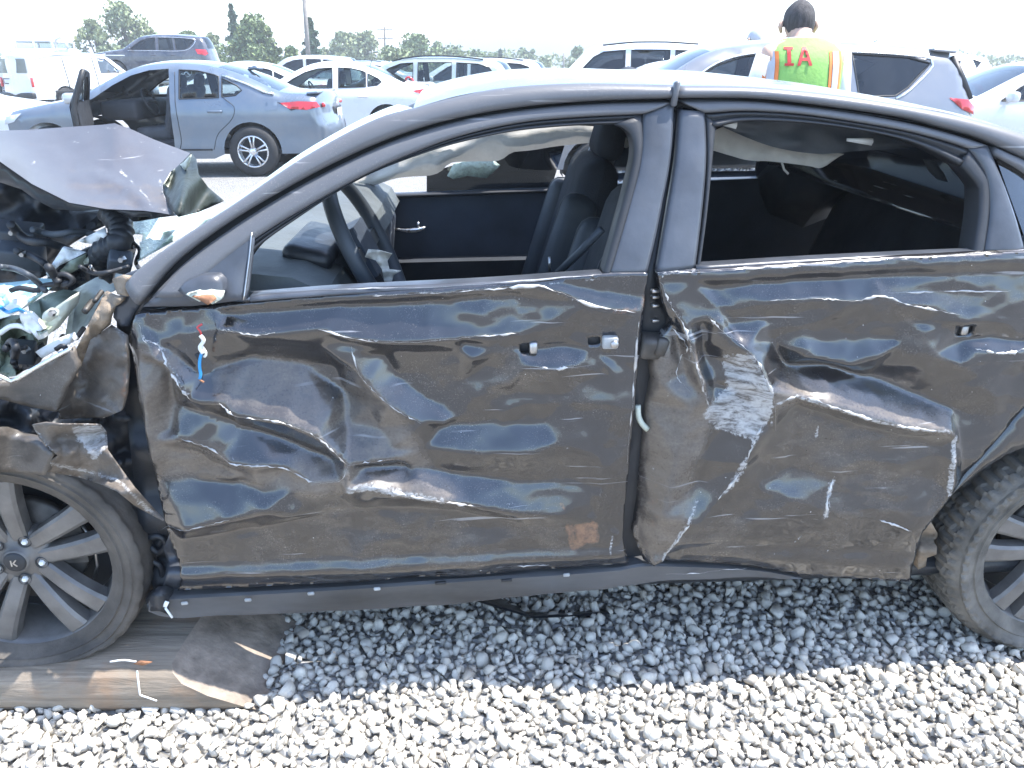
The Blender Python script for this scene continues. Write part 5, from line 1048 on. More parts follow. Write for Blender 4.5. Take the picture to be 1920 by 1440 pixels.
def car(name, label, group, loc, yaw, sp, paint, tint='glass', lamps=(), style='full', inside=True, extra=None, doorhole=None, mirror=True, handles=True, wheels=True):
    root = empty(name, loc, yaw, label, 'car', group)
    L, hw, zb, tum, r = sp['L'], sp['hw'], sp['zb'], sp['tum'], sp['r']
    T = cr(sp['top'], 130); T[0] = sp['top'][0]; T[-1] = sp['top'][-1]
    bz = T[0][1]
    def arch(cx):
        R_ = r + .055; z0 = r; out = []; za = bz - z0; th0 = math.asin(max(-1, za / R_))
        for a in np.linspace(-th0 if False else math.pi - th0, th0, 15): out.append((cx + R_ * math.cos(a), z0 + R_ * math.sin(a)))
        return out[::-1]
    rear_low = T[-1]
    bot = [(sp['rx'] + .9, bz - .04)] if False else []
    bot = arch(sp['rx']) + [(sp['rx'] - r - .2, bz - .06), (sp['fx'] + r + .2, bz - .06)] + arch(sp['fx'])
    outl = np.array([tuple(p) for p in T] + bot)
    def Yf(x, z, d):
        pl = 1 - .16 * abs((x - L * .5) / (L * .5)) ** 3.2
        y = hw * pl
        zz = (z - .55) / .55; y -= .05 * zz * zz if z < zb else .05 * ((zb - .55) / .55) ** 2
        y += .012 * math.exp(-((z - (zb - .16 + .02 * (x - 2))) / .05) ** 2)          # shoulder line
        y -= .012 * math.exp(-((z - .52) / .10) ** 2)
        if z > zb: y -= tum * (z - zb)
        rd = .09
        if d < rd: y -= rd * (1 - math.sqrt(max(0, 1 - (1 - d / rd) ** 2))) * .9
        return max(y, .2)
    holes = [list(w) for w in sp['win']]
    if doorhole is not None: holes[0] = doorhole
    V2, Tt, n0 = tri2d(outl, holes, .075, .05, jit=.1)
    D = pdist(V2, T)
    Yv = np.array([Yf(x, z, d) for (x, z), d in zip(V2, D)])
    Vl = np.stack([V2[:, 0], -Yv, V2[:, 1]], 1); Vr_ = np.stack([V2[:, 0], Yv, V2[:, 1]], 1)
    F1 = [tuple(t) for t in Tt]; nV = len(Vl)
    body = MB(); body.add(Vl, F1)
    if doorhole is not None:      # the far side keeps its own window
        V3, T3, _ = tri2d(outl, [list(w) for w in sp['win']], .075, .05, jit=.1); D3 = pdist(V3, T); Y3 = np.array([Yf(x, z, d) for (x, z), d in zip(V3, D3)])
        body.add(np.stack([V3[:, 0], Y3, V3[:, 1]], 1), [tuple(t[::-1]) for t in T3])
    else: body.add(Vr_, [t[::-1] for t in F1])
    # skin across the car along the outline, windscreens cut out
    Te = densify(np.vstack([T, T[::-1]]), .05)[:0]
    TT = cr(sp['top'], 130); ye = np.array([Yf(x, z, 0) for x, z in TT]); nc = 13; rows = []
    nrmT = np.gradient(TT, axis=0); nrmT = np.stack([-nrmT[:, 1], nrmT[:, 0]], 1); nrmT /= np.linalg.norm(nrmT, axis=1)[:, None] + 1e-9
    us = np.r_[-1, -.93, -.84, -.6, -.35, -.15, 0, .15, .35, .6, .84, .93, 1]
    for i in range(len(TT)):
        for u in us:
            cw = sp['crown'] * (1 - abs(u) ** 2.2); b_ = .10 * (1 - u * u) if TT[i][0] < .4 or TT[i][0] > L - .35 else 0
            fx_ = -1 if TT[i][0] < L / 2 else 1
            rows.append((TT[i][0] + nrmT[i][0] * cw + fx_ * b_ * .6, u * ye[i], TT[i][1] + nrmT[i][1] * cw))
    Wf = []; Gs = {'windscreen': [], 'rear_window': []}
    for i in range(len(TT) - 1):
        for k in range(12):
            f = (i * 13 + k, (i + 1) * 13 + k, (i + 1) * 13 + k + 1, i * 13 + k + 1); xm = (TT[i][0] + TT[i + 1][0]) / 2; inr = 1 <= k <= 10
            zok = TT[i][1] > zb - .02
            if inr and zok and sp['ws'][0] < xm < sp['ws'][1]: Gs['windscreen'].append(f)
            elif inr and zok and sp['rw'][0] < xm < sp['rw'][1]: Gs['rear_window'].append(f)
            else: Wf.append(f)
    body.add(rows, Wf)
    bm = bmesh.new(); vs = [bm.verts.new(v) for v in body.v]
    for f in body.f:
        try: bm.faces.new([vs[i] for i in f])
        except ValueError: pass
    bmesh.ops.remove_doubles(bm, verts=bm.verts, dist=.012); bmesh.ops.recalc_face_normals(bm, faces=bm.faces)
    me = bpy.data.meshes.new('body'); bm.to_mesh(me); bm.free(); me.materials.append(paint); me.polygons.foreach_set('use_smooth', [True] * len(me.polygons))
    bo = link(bpy.data.objects.new('body', me), root); smooth_angle(bo, 48)
    for nm, fs in Gs.items():
        if fs: obj(nm, rows, fs, M['cscreen'] if (nm == 'windscreen' and tint == 'glass') else M[tint], root, world=False)
    for si, sg in enumerate((-1, 1)):
        for wi, w in enumerate(sp['win']):
            if doorhole is not None and sg < 0 and wi == 0: continue
            v2, t2, _ = tri2d(w, (), .12, .08, jit=.05); o = obj('side_window', [(x, sg * (Yf(x, z, 1) - .012), z) for x, z in v2], [tuple(t) for t in t2], M[tint], root, world=False)
            ring = [(x, sg * (Yf(x, z, 1) - .003), z) for x, z in densify(w, .1)]; ring.append(ring[0]); mb = MB(); mb.tube(ring, .011, 5, False); mb.build('window_trim', M['ctrim'], o, True, world=False)
        if mirror and not (doorhole is not None and sg < 0):
            x0, z0 = sp['win'][0][0]; rbox_l('door_mirror', (x0 + .08, sg * (hw + .06), z0 + .05), (.11, .20, .13), paint, root)
        if handles:
            for hx in (sp['win'][0][-1][0] - .10, sp['win'][1][-1][0] - .06) if len(sp['win']) > 1 else ():
                if doorhole is not None and sg < 0 and hx < 2.6: continue
                rbox_l('door_handle', (hx, sg * (Yf(hx, zb - .12, 1) + .012), zb - .12), (.20, .03, .035), paint, root)
        # shut lines as thin recessed dark joints
        for a, b_ in sp.get('shut', ()):
            pass
    low = MB(); low.box((L / 2, 0, bz + .02), (L * .9, hw * 1.7, .06)); low.build('underbody', M['ctrim'], root, world=False)
    if inside:
        xs0 = sp['win'][0][-1][0]; cab = empty('cabin', (0, 0, 0)); cab.parent = root
        rbox_l('cabin_floor', ((sp['ws'][0] + min(sp['rw'][0], L - .3)) / 2, 0, .42), (2.2, 1.5, .1), M['cinner'], cab, .02)
        for sg in (-1, 1):
            for (sx, nm) in ((xs0 - .12, 'front_seat'),):
                rbox_l(nm, (sx, sg * .36, .84), (.16, .48, .66), M['cseat'], cab, .06, (0, .22, 0)); rbox_l('headrest', (sx + .12, sg * .36, zb + .24), (.10, .26, .18), M['cseat'], cab, .045, (0, .2, 0)); rbox_l('seat_cushion', (sx - .28, sg * .36, .54), (.5, .48, .18), M['cseat'], cab, .06)
        rbox_l('rear_bench', (xs0 + .78, 0, .80), (.18, 1.25, .62), M['cseat'], cab, .06, (0, .3, 0)); rbox_l('rear_headrest', (xs0 + .92, -.36, zb + .16), (.09, .24, .14), M['cseat'], cab, .04, (0, .3, 0)); rbox_l('rear_headrest', (xs0 + .92, .36, zb + .16), (.09, .24, .14), M['cseat'], cab, .04, (0, .3, 0))
        rbox_l('dashboard', (sp['ws'][0] + .48, 0, zb - .12), (.5, 1.4, .25), M['cinner'], cab, .06); 
        cp = sp['ws'][0] + .80; mb = MB(); ring = [Matrix.Translation((cp, -.36, zb - .02)) @ Matrix.Rotation(-.45, 4, 'Y') @ Vector((0, .18 * math.cos(a), .18 * math.sin(a))) for a in np.linspace(0, 2 * math.pi, 25)]; mb.tube(ring, .016, 6, False); mb.tube([(cp, -.36, zb - .02), (cp - .35, -.36, zb - .18)], .04, 8); mb.tube([ring[0], ring[12]], .022, 6); mb.build('steering_wheel', M['cinner'], cab, True, world=False)
    if wheels:
        for cx in (sp['fx'], sp['rx']):
            for sg in (-1, 1): rim_tyre(root, cx, sg * (hw - .12), r, sg, style)
            for sg in (-1, 1):
                P = [(cx + (r + .05) * math.cos(a), sg * (hw - .02 - .20), r + (r + .05) * math.sin(a)) for a in np.linspace(-.2, math.pi + .2, 18)]; mb = MB(); V = P + [(p[0], sg * .35, p[2]) for p in P]; mb.add(V, [(i, i + 1, 18 + i + 1, 18 + i) for i in range(17)]); mb.build('wheel_well', M['cinner'], root, True, world=False)
    for (nm, pts, mk, lift) in lamps:      # lamp lenses and badges follow the body side then wrap onto its end
        for sg in (-1, 1):
            v2, t2, _ = tri2d(pts, (), .05, .04, jit=.05); dd = pdist(v2, T)
            P = [(x, sg * (Yf(x, z, d) + lift), z) for (x, z), d in zip(v2, dd)]; obj(nm, P, [tuple(t) for t in t2], M[mk], root, world=False)
    if sp.get('rails'):
        for sg in (-1, 1):
            mb = MB(); P = [(x, sg * (hw - tum * (1.5 - zb) - .14), np.interp(x, [p[0] for p in sp['top'][8:]], [p[1] for p in sp['top'][8:]]) + .02 + .02 * math.sin((x - 2.1) / 1.9 * 3.14)) for x in np.linspace(2.1, 4.0, 10)]; mb.tube(P, .018, 6); mb.build('roof_rail', M['ctrim'], root, True, world=False)
    if extra: extra(root, Yf)
    return root
def rbox_l(nm, c, sz, mat, par, bev=.04, rot=(0, 0, 0)):
    o = rbox(nm, (0, 0, 0), sz, mat, None, rot, bev, 2)
    o.data.transform(Matrix.Translation(o.location)); o.location = (0, 0, 0); o.data.transform(Matrix.Translation(Vector(c) - Vector((0, 0, 0)))); o.parent = par; return o
def panel_l(nm, poly, x0, mat, par, axis='x'):
    """flat lens or plate facing along the car (rear or front), given (y, z)"""
    v2, t2, _ = tri2d(poly, (), .06, .05, jit=.05); return obj(nm, [(x0(y, z) if callable(x0) else x0, y, z) for y, z in v2], [tuple(t) for t in t2], mat, par, world=False)

# grey sedan with its near front door open, behind the folded bonnet
S_LAMP = [('tail_lamp', [(4.06, .955), (4.30, .975), (4.53, .965), (4.57, .90), (4.40, .865), (4.18, .88)], 'red', .008), ('tail_lamp_surround', [(4.02, .965), (4.10, .95), (4.26, .872), (4.20, .855), (4.14, .90)], 'ctrim', .006), ('head_lamp', [(.06, .66), (.20, .745), (.62, .83), (.50, .72), (.2, .64)], 'clear', .008), ('fuel_flap', [(3.86, .86), (4.02, .87), (4.03, .99), (3.88, .98)], 'cgrey', .004)]
def sedan_extra(root, Yf):
    d = empty('open_front_door', (1.50, -.86, 0)); d.parent = root; d.rotation_euler = (0, 0, math.radians(-72))
    dp = [(0.02, .36), (1.10, .34), (1.14, .9), (1.12, 1.36), (.80, 1.34), (.45, 1.20), (.10, 1.0), (0, .8)]
    for nm, off, mt in (('door_skin', -.02, M['cgrey']), ('door_trim', .06, M['cinner'])):
        v2, t2, _ = tri2d(dp, [[(.22, 1.01), (.52, 1.17), (.84, 1.28), (1.06, 1.30), (1.07, 1.01)]], .09, .06, jit=.05)
        obj(nm, [(x, off - (.0 if z < .97 else -.46 * (z - .97)), z) for x, z in v2], [tuple(t) for t in t2], mt, d, world=False)
    obj('door_window', [(.22, .02, 1.01), (.52, .11, 1.17), (1.06, .16, 1.30), (1.07, .04, 1.01)], [(0, 1, 2, 3)], M['glass'], d, world=False)
    ring = [(x, .02 + (0 if z < .97 else .46 * (z - .97)), z) for x, z in densify(dp, .1)]; ring.append(ring[0]); mb = MB(); mb.tube(ring, .035, 6, False); mb.build('door_edge', M['ctrim'], d, True, world=False)
    rbox_l('door_mirror', (.14, -.13, 1.02), (.10, .20, .14), M['csilver'], d)
    # boot lip, plate recess, bumper insert on the tail
    rbox_l('boot_spoiler', (4.47, 0, 1.075), (.16, 1.36, .03), M['cgrey'], root, .012, (0, -.1, 0))
    panel_l('number_plate', [(-.18, .72), (.18, .72), (.18, .86), (-.18, .86)], 4.70, M['plate'], root); rbox_l('plate_recess', (4.62, 0, .79), (.12, .56, .20), M['ctrim'], root, .02)
    rbox_l('bumper_insert', (4.56, 0, .36), (.18, 1.40, .14), M['ctrim'], root, .04)
    for sg in (-1, 1): rbox_l('boot_lamp', (4.585, sg * .56, .92), (.05, .22, .06), M['red'], root, .02, (0, 0, sg * -.22))
    rbox_l('rear_emblem', (4.645, 0, .94), (.02, .10, .05), M['chrome'], root, .008)
    mb = MB(); mb.tube([(3.45, 0, 1.36), (3.55, 0, 1.39), (3.66, 0, 1.37)], [.015, .035, .01], 6); mb.build('roof_antenna', M['cgrey'], root, True, world=False)
    mb = MB(); mb.tube([(x, -Yf(x, .36, 1) - .004, .36) for x in np.linspace(1.4, 3.1, 12)], .012, 5); mb.build('sill_line', M['ctrim'], root, True, world=False)
    for P in ([(2.68, 1.34), (2.69, .95), (2.70, .5), (2.66, .36)], [(3.32, 1.02), (3.46, .90), (3.40, .74), (3.20, .56), (3.12, .36)]):
        mb = MB(); mb.tube([(x, -Yf(x, z, 1) - .001, z) for x, z in cr(P, 20)], .005, 4); mb.build('door_gap', M['ctrim'], root, True, world=False)
    P = [(x, -Yf(x, z, .2) - .002, z) for x, z in cr([(3.30, 1.30), (3.6, 1.20), (3.86, 1.09), (3.98, 1.07)], 12)]; mb = MB(); mb.tube(P, .016, 5); mb.build('bright_strip', M['chrome'], root, True, world=False)
rw = GZ(480, 330)            # foot of its rear wheel
car('grey_sedan', 'steel grey sedan with its near front door hanging open behind the folded bonnet', None, (rw[0] - 3.64, rw[1] + .72, 0), math.radians(1.5), SEDAN, M['cgrey'], 'glass', S_LAMP, extra=sedan_extra,
    doorhole=[(1.48, .42), (1.50, .98), (1.60, 1.01), (1.86, 1.175), (2.10, 1.295), (2.34, 1.36), (2.60, 1.38), (2.62, .9), (2.60, .40)])
def place(px, Y, off, sp): p = GY(px, 118, Y); return (p[0] - off, Y + sp['hw'], 0)
W_LAMP = [('tail_lamp', [(4.14, .95), (4.36, .985), (4.49, .97), (4.50, .88), (4.34, .88)], 'red', .008), ('head_lamp', [(.06, .66), (.20, .745), (.62, .83), (.50, .72), (.2, .64)], 'clear', .008)]
def white_extra(root, Yf):
    rbox_l('boot_lip', (4.42, 0, 1.07), (.12, 1.3, .03), M['cwhite'], root, .01); panel_l('number_plate', [(-.16, .74), (.16, .74), (.16, .86), (-.16, .86)], 4.66, M['plate'], root)
    mb = MB(); mb.tube([(3.28, -.25, 1.38), (3.36, -.25, 1.55)], .006, 5); mb.build('whip_antenna', M['ctrim'], root, True, world=False)
car('white_sedan', 'white sedan with red tail lamp parked beyond the grey sedan', 'cars standing in the yard', place(800, 15.8, 4.50, COMPACT), math.radians(2), COMPACT, M['cwhite'], 'glass', W_LAMP, extra=white_extra)
G_LAMP = [('tail_lamp', [(4.38, 1.28), (4.48, 1.22), (4.58, 1.0), (4.56, .92), (4.46, .98)], 'red', .008), ('head_lamp', [(.05, .72), (.22, .80), (.62, .88), (.52, .76)], 'clear', .008)]
def green_extra(root, Yf):
    ring = [(2.50 + .11 * math.cos(a), -Yf(2.5, 1.0, 1) - .05, 1.02 + .16 * math.sin(a)) for a in np.linspace(0, math.pi, 12)]; mb = MB(); mb.tube(ring, .022, 6); mb.tube([ring[0], (2.62, -.95, .9)], .022, 6); mb.tube([ring[-1], (2.38, -.95, .9)], .022, 6); mb.build('red_strap', M['red'], root, True, world=False)
car('green_wagon', 'pale green estate car with black roof rails and a red strap on its door', 'cars standing in the yard', place(965, 17.2, 4.62, WAGON), math.radians(-3), WAGON, M['cgreen'], 'glass', G_LAMP, extra=green_extra)
car('white_wagon', 'white estate car with dark rear glass half hidden behind the green estate', 'cars standing in the yard', place(1030, 21.5, 4.62, WAGON), math.radians(-4), WAGON, M['cwhite'], 'tint', G_LAMP, 'far', False)
car('big_white_suv', 'tall white off-roader with dark side windows above the wreck roof middle', 'cars standing in the yard', place(1082, 17.0, 1.50, BIGSUV), math.radians(-6), BIGSUV, M['cwhite'], 'tint', [('head_lamp', [(.03, .85), (.12, .98), (.4, 1.03), (.35, .9)], 'clear', .008)], 'far', False)
car('white_hatchback', 'white car with pale windscreen in front of the tall white off-roader', 'cars standing in the yard', place(1150, 14.0, 1.45, COMPACT), math.radians(-14), COMPACT, M['cwhite'], 'glass', W_LAMP, 'far', True)
def suv_extra(root, Yf):
    P = [(x, -Yf(x, z, 1) - .004, z) for x, z in cr([(1.46, 1.12), (1.72, 1.315), (1.94, 1.47), (2.2, 1.555), (2.6, 1.592), (3.2, 1.585), (3.80, 1.548), (4.05, 1.478), (3.80, 1.20), (3.66, 1.115)], 40)]
    mb = MB(); mb.tube(P, .013, 5); mb.build('chrome_window_line', M['chrome'], root, True, world=False)
    for P in ([(4.26, 1.54), (4.36, 1.32), (4.44, 1.10)],):
        mb = MB(); mb.tube([(x, -Yf(x, z, .03) + .01, z) for x, z in P], .035, 5); mb.build('tailgate_gap', M['ctrim'], root, True, world=False)
    rbox_l('tail_spoiler', (4.16, 0, 1.595), (.24, 1.2, .03), M['cdgrey'], root, .015, (0, .1, 0))
    mb = MB(); mb.tube([(3.55, .1, 1.67), (3.72, .1, 1.69), (3.86, .1, 1.80)], [.03, .02, .008], 6); mb.build('roof_antenna', M['csilver'], root, True, world=False)
U_LAMP = [('tail_lamp', [(4.20, 1.12), (4.40, 1.10), (4.50, 1.02), (4.50, .94), (4.34, 1.0)], 'red', .008), ('head_lamp', [(.03, .78), (.12, .92), (.6, 1.0), (.5, .86)], 'clear', .008)]
p_ = GY(1868, 118, 8.6)
gs_ = car('grey_suv', 'grey crossover with tinted side windows behind the worker at right', None, (p_[0] - 4.44 * 1.13, 8.6 + .92, 0), math.radians(2), SUV, M['cdgrey'], 'tint', U_LAMP, extra=suv_extra)
gs_.scale = (1.13, 1, .985)
car('white_crossover', 'white crossover with dark glass peeping past the grey crossover tail', 'cars standing in the yard', place(1872, 14.2, 4.40, SUV), math.radians(4), SUV, M['cwhite'], 'tint', U_LAMP, 'far', False)
car('pale_hatchback', 'white car with dark tail at the right edge of the view', 'cars standing in the yard', place(1850, 10.6, 1.30, COMPACT), math.radians(-3), COMPACT, M['cwhite'], 'tint', W_LAMP, 'far', False)
car('dark_sedan', 'dark blue car showing only its roof between grey and white sedans', 'cars standing in the yard', place(530, 20.5, 1.40, COMPACT), math.radians(3), COMPACT, M['cdark'], 'glass', W_LAMP, 'far', True)
car('white_liftback', 'white car with red lamps between the grey sedan roof and white sedan', 'cars standing in the yard', place(590, 18.6, 4.50, COMPACT), math.radians(9), COMPACT, M['cwhite'], 'tint', W_LAMP, 'far', False)
car('snow_white_car', 'white car nose at the left edge beside the grey sedan bonnet', 'cars standing in the yard', place(46, 10.9, 0, COMPACT), math.radians(184), COMPACT, M['cwhite'], 'tint', (), 'far', False)
for k, (px, Y, off, sp, pt, yw, lb) in enumerate(((775, 33, 4.5, COMPACT, 'csilver', 4, 'distant silver car between white sedan and green estate'), (735, 40, 4.5, WAGON, 'cgreen', -3, 'distant grey-green estate behind the white sedan'), (655, 30, 4.4, SUV, 'csilver', 8, 'distant silver crossover over the white sedan roof'),
        (1290, 26, 4.5, SUV, 'cwhite', 3, 'distant white crossover left of the worker'), (1880, 24, 4.4, SUV, 'cwhite', 3, 'distant white crossover at the right edge behind others'), (1000, 38, 4.5, COMPACT, 'csilver', -3, 'distant silver sedan beyond the white estate'))):
    car('distant_car', lb, 'cars far across the yard', place(px, Y, off, sp), math.radians(yw), sp, M[pt], 'tint', (), 'far', False, handles=False)
# white van seen from behind at the left edge
def van_extra(root, Yf):
    for y0, y1 in ((-.80, -.08), (.08, .80)):
        panel_l('rear_door_window', [(y0, 1.14), (y1, 1.14), (y1 - .04 * (y1 > 0), 1.58), (y0 + .04 * (y0 < 0), 1.58)], lambda y, z: 4.635 - .09 * (z - 1.1) + .02 * (1 - (y / .9) ** 2), M['tint'], root)
    for sg in (-1, 1): rbox_l('tail_lamp', (4.56, sg * .84, .86), (.06, .10, .30), M['red'], root, .02)
    panel_l('number_plate', [(-.52, .80), (-.10, .80), (-.10, .98), (-.52, .98)], 4.665, M['ctrim'], root); panel_l('number_plate', [(-.48, .83), (-.14, .83), (-.14, .95), (-.48, .95)], 4.672, M['plate'], root)
    mb = MB(); mb.tube([(4.655, 0, .45), (4.66, 0, 1.0), (4.60, 0, 1.68)], .010, 5); mb.build('rear_door_gap', M['ctrim'], root, True, world=False)
    rbox_l('rear_bumper', (4.62, 0, .45), (.16, 1.8, .18), M['ctrim'], root, .04)
    for x0 in (2.25, 3.35):
        for sg in (-1, 1): mb = MB(); mb.tube([(x0, sg * (Yf(x0, z, 1) + .001), z) for z in np.linspace(.4, 1.62, 10)], .018, 4); mb.build('side_door_gap', M['ctrim'], root, True, world=False)
    for sg in (-1, 1): rbox_l('drip_rail', (2.6, sg * .80, 1.70), (3.4, .03, .03), M['csilver'], root, .01)
    for sg in (-1, 1): rbox_l('side_strip', (2.6, sg * .96, .55), (2.6, .03, .10), M['ctrim'], root, .01)
v0 = GZ(72, 207)
va = math.radians(-118); ca, sa = math.cos(va), math.sin(va)
car('white_van', 'white panel van seen from its rear doors at the left edge', None, (v0[0] - (4.6 * ca - .9 * sa), v0[1] - (4.6 * sa + .9 * ca), 0), va, VAN, M['cwhite'], 'tint', [('head_lamp', [(.03, .7), (.14, .84), (.4, .92), (.36, .76)], 'clear', .008)], 'far', False, extra=van_extra, handles=False)
# recovery lorry with a dark crossover on its bed
lor = empty('recovery_truck', Vector(GY(384, 118, 33) * [1, 1, 0]) + Vector((-5.3, 1.0, 0)), math.radians(3), 'white flatbed recovery lorry with open cab door behind the white van', 'truck')
def L_(nm, c, sz, mt, bev=.05, par=None): return rbox_l(nm, c, sz, M[mt], par or lor, bev)
cabl = L_('cab', (-1.4, 0, 1.42), (1.9, 2.0, 1.15), 'cwhite', .12); L_('cab_roof', (-1.35, 0, 2.25), (1.45, 1.8, .12), 'cwhite', .05)
for x in (-2.05, -1.35, -.66):
    for sg in (-1, 1): L_('cab_pillar', (x, sg * .90, 2.05), (.08, .07, .36), 'cwhite', .02)
panel_l('rear_cab_glass', [(-.8, 1.98), (.8, 1.98), (.8, 2.2), (-.8, 2.2)], -.66, M['glass'], lor)
for sg in (-1, 1): obj('cab_window', [(-2.0, sg * .9, 1.98), (-.72, sg * .9, 1.98), (-.72, sg * .9, 2.2), (-2.0, sg * .9, 2.2)], [(0, 1, 2, 3)], M['glass'], lor, world=False)
L_('bonnet', (-2.9, 0, 1.15), (1.3, 1.8, .7), 'cwhite', .15)
dr = empty('cab_door', (-.5, -.98, 0)); dr.parent = lor; dr.rotation_euler = (0, 0, math.radians(-40))
rbox_l('door_panel', (.5, 0, 1.5), (.95, .08, .9), M['cwhite'], dr, .03)
mb = MB(); mb.tube([(.03, 0, 1.95), (.12, 0, 2.28), (.55, 0, 2.36), (.88, 0, 2.28), (.98, 0, 1.95)], .05, 6); mb.build('door_window_frame', M['cwhite'], dr, True, world=False)
L_('flatbed', (3.0, 0, .73), (6.4, 2.3, .12), 'steel', .03); L_('headboard', (-.12, 0, 1.2), (.1, 2.2, .8), 'steel', .03); L_('yellow_chock', (1.1, -1.0, .93), (.5, .2, .12), 'whitepl', .03)
for cx in (-2.6, 3.6, 4.7):
    for sg in (-1, 1): rim_tyre(lor, cx, sg * .95, .42, sg, 'far')
car('dark_suv', 'dark blue crossover carried high on the recovery lorry bed', None, Vector(GY(384, 118, 33) * [1, 1, 0]) + Vector((-4.56, .9, .80)), math.radians(5), SUV, M['cdark'], 'tint', [('tail_lamp', [(4.02, 1.16), (4.42, 1.14), (4.50, 1.0), (4.40, .92), (4.12, .98)], 'red', .01), ('head_lamp', [(.03, .78), (.12, .92), (.6, 1.0), (.5, .86)], 'clear', .008)], 'far', False, extra=lambda r, Yf: (lambda mb: mb.tube([(x, -Yf(x, z, 1) - .004, z) for x, z in cr([(1.46, 1.10), (2.4, 1.10), (3.66, 1.115), (4.05, 1.478), (3.8, 1.548), (3.2, 1.585), (2.6, 1.592)], 40)], .012, 5).build('chrome_window_line', M['chrome'], r, True, world=False))(MB()))

# ------------------------------------------------------------------ the workers
M['skin'] = pm('skin', (.50, .33, .25), .55, var=.12, vs=30); M['hair'] = pm('dark_hair', (.06, .055, .055), .85, var=.4, vs=60, bmp=.5, bs_=200, stretch=(1, 1, .2))
M['vest'] = pm('lime_safety_vest', (.24, .46, .11), .75, var=.12, bmp=.3, bs_=40); M['vesty'] = pm('yellow_safety_vest', (.72, .72, .10), .75, var=.12, bmp=.3, bs_=40)
M['orange'] = pm('orange_tape', (.80, .22, .05), .6, var=.1); M['refl'] = pm('silver_reflective_tape', (.45, .46, .50), .35, var=.1)
M['letter'] = pm('red_print', (.52, .03, .03), .6, var=.15); M['jean'] = pm('dark_trousers', (.05, .055, .075), .85); M['shirt'] = pm('white_shirt', (.7, .7, .68), .85, var=.1)
def person(loc, yaw, label, vest, ht_=1.72, letters=True, hair='hair'):
    """standing figure, back towards the camera; one continuous body from a jointed skeleton"""
    r = empty('person', loc, yaw, label, 'person', None)
    P = {'pel': ((0, 0, .93), .150), 'sp1': ((0, 0, 1.06), .140), 'sp2': ((0, .01, 1.22), .155), 'ch': ((0, .03, 1.36), .150), 'nk': ((0, .05, 1.46), .062), 'nk2': ((0, .10, 1.49), .058), 'hd': ((0, .165, 1.55), .086), 'hd2': ((0, .20, 1.60), .066)}
    E_ = [('pel', 'sp1'), ('sp1', 'sp2'), ('sp2', 'ch'), ('ch', 'nk'), ('nk', 'nk2'), ('nk2', 'hd'), ('hd', 'hd2')]
    for s in (-1, 1):
        q = 'l' if s < 0 else 'r'
        P.update({q + 'hp': ((s * .10, 0, .88), .105), q + 'kn': ((s * .11, .02, .50), .062), q + 'cf': ((s * .11, -.01, .34), .058), q + 'an': ((s * .11, 0, .09), .042), q + 'ft': ((s * .125, .10, .045), .042), q + 'to': ((s * .13, .17, .035), .034),
                  q + 'sh': ((s * .185, .02, 1.40), .062), q + 'el': ((s * .25, .06, 1.13), .045), q + 'wr': ((s * .17, .27, 1.06), .031), q + 'hn': ((s * .13, .34, 1.07), .030)})
        E_ += [('pel', q + 'hp'), (q + 'hp', q + 'kn'), (q + 'kn', q + 'cf'), (q + 'cf', q + 'an'), (q + 'an', q + 'ft'), (q + 'ft', q + 'to'), ('ch', q + 'sh'), (q + 'sh', q + 'el'), (q + 'el', q + 'wr'), (q + 'wr', q + 'hn')]
        for k in range(4):
            a = (k - 1.5) * .018; P[q + 'f%d' % k] = ((s * .13 + a, .385, 1.06), .011); P[q + 'g%d' % k] = ((s * .125 + a, .42 - .006 * abs(k - 1.3), 1.03), .009); E_ += [(q + 'hn', q + 'f%d' % k), (q + 'f%d' % k, q + 'g%d' % k)]
        P[q + 't'] = ((s * .10 - s * .005, .36, 1.085), .012); E_ += [(q + 'hn', q + 't')]
    ks = list(P); me = bpy.data.meshes.new('body'); sc = ht_ / 1.72
    me.from_pydata([tuple(c * sc for c in P[k][0]) for k in ks], [(ks.index(a), ks.index(b)) for a, b in E_], [])
    o = bpy.data.objects.new('body', me); COL.objects.link(o); o.modifiers.new('skin', 'SKIN'); ss = o.modifiers.new('sub', 'SUBSURF'); ss.levels = 2; ss.render_levels = 2
    if not me.skin_vertices: return r
    for i, k in enumerate(ks):
        d = me.skin_vertices[0].data[i]; d.radius = (P[k][1] * sc * (1.25 if k in ('ch', 'sp2', 'pel', 'sp1') else 1), P[k][1] * sc * (.78 if k in ('ch', 'sp2', 'pel', 'sp1') else 1)); d.use_root = (k == 'pel')
    dg = bpy.context.evaluated_depsgraph_get(); me2 = bpy.data.meshes.new_from_object(o.evaluated_get(dg)); bpy.data.objects.remove(o)
    me2.name = 'body'; me2.materials.clear(); me2.materials.append(M['skin']); bo = link(bpy.data.objects.new('body', me2), r); me2.polygons.foreach_set('use_smooth', [True] * len(me2.polygons))
    def ell(nm, secs, mt, par=r, n=30, a0=0, a1=2 * math.pi):
        V = [(rx * math.copysign(abs(math.cos(a)) ** .8, math.cos(a)) + x0, ry * math.copysign(abs(math.sin(a)) ** .8, math.sin(a)) + y0, z) for (z, rx, ry, x0, y0) in secs for a in np.linspace(a0, a1, n)]
        return obj(nm, [tuple(c * sc for c in v) for v in V], [(i * n + k, i * n + k + 1, (i + 1) * n + k + 1, (i + 1) * n + k) for i in range(len(secs) - 1) for k in range(n - 1)], mt, par, world=False)
    # clothing
    TS = [(.80, .21, .15, 0, 0), (.95, .215, .155, 0, 0), (1.10, .195, .15, 0, .005), (1.25, .205, .155, 0, .015), (1.36, .215, .145, 0, .03), (1.42, .20, .125, 0, .04), (1.455, .17, .10, 0, .05), (1.485, .095, .08, 0, .055)]
    vs = ell('vest', TS, vest); 
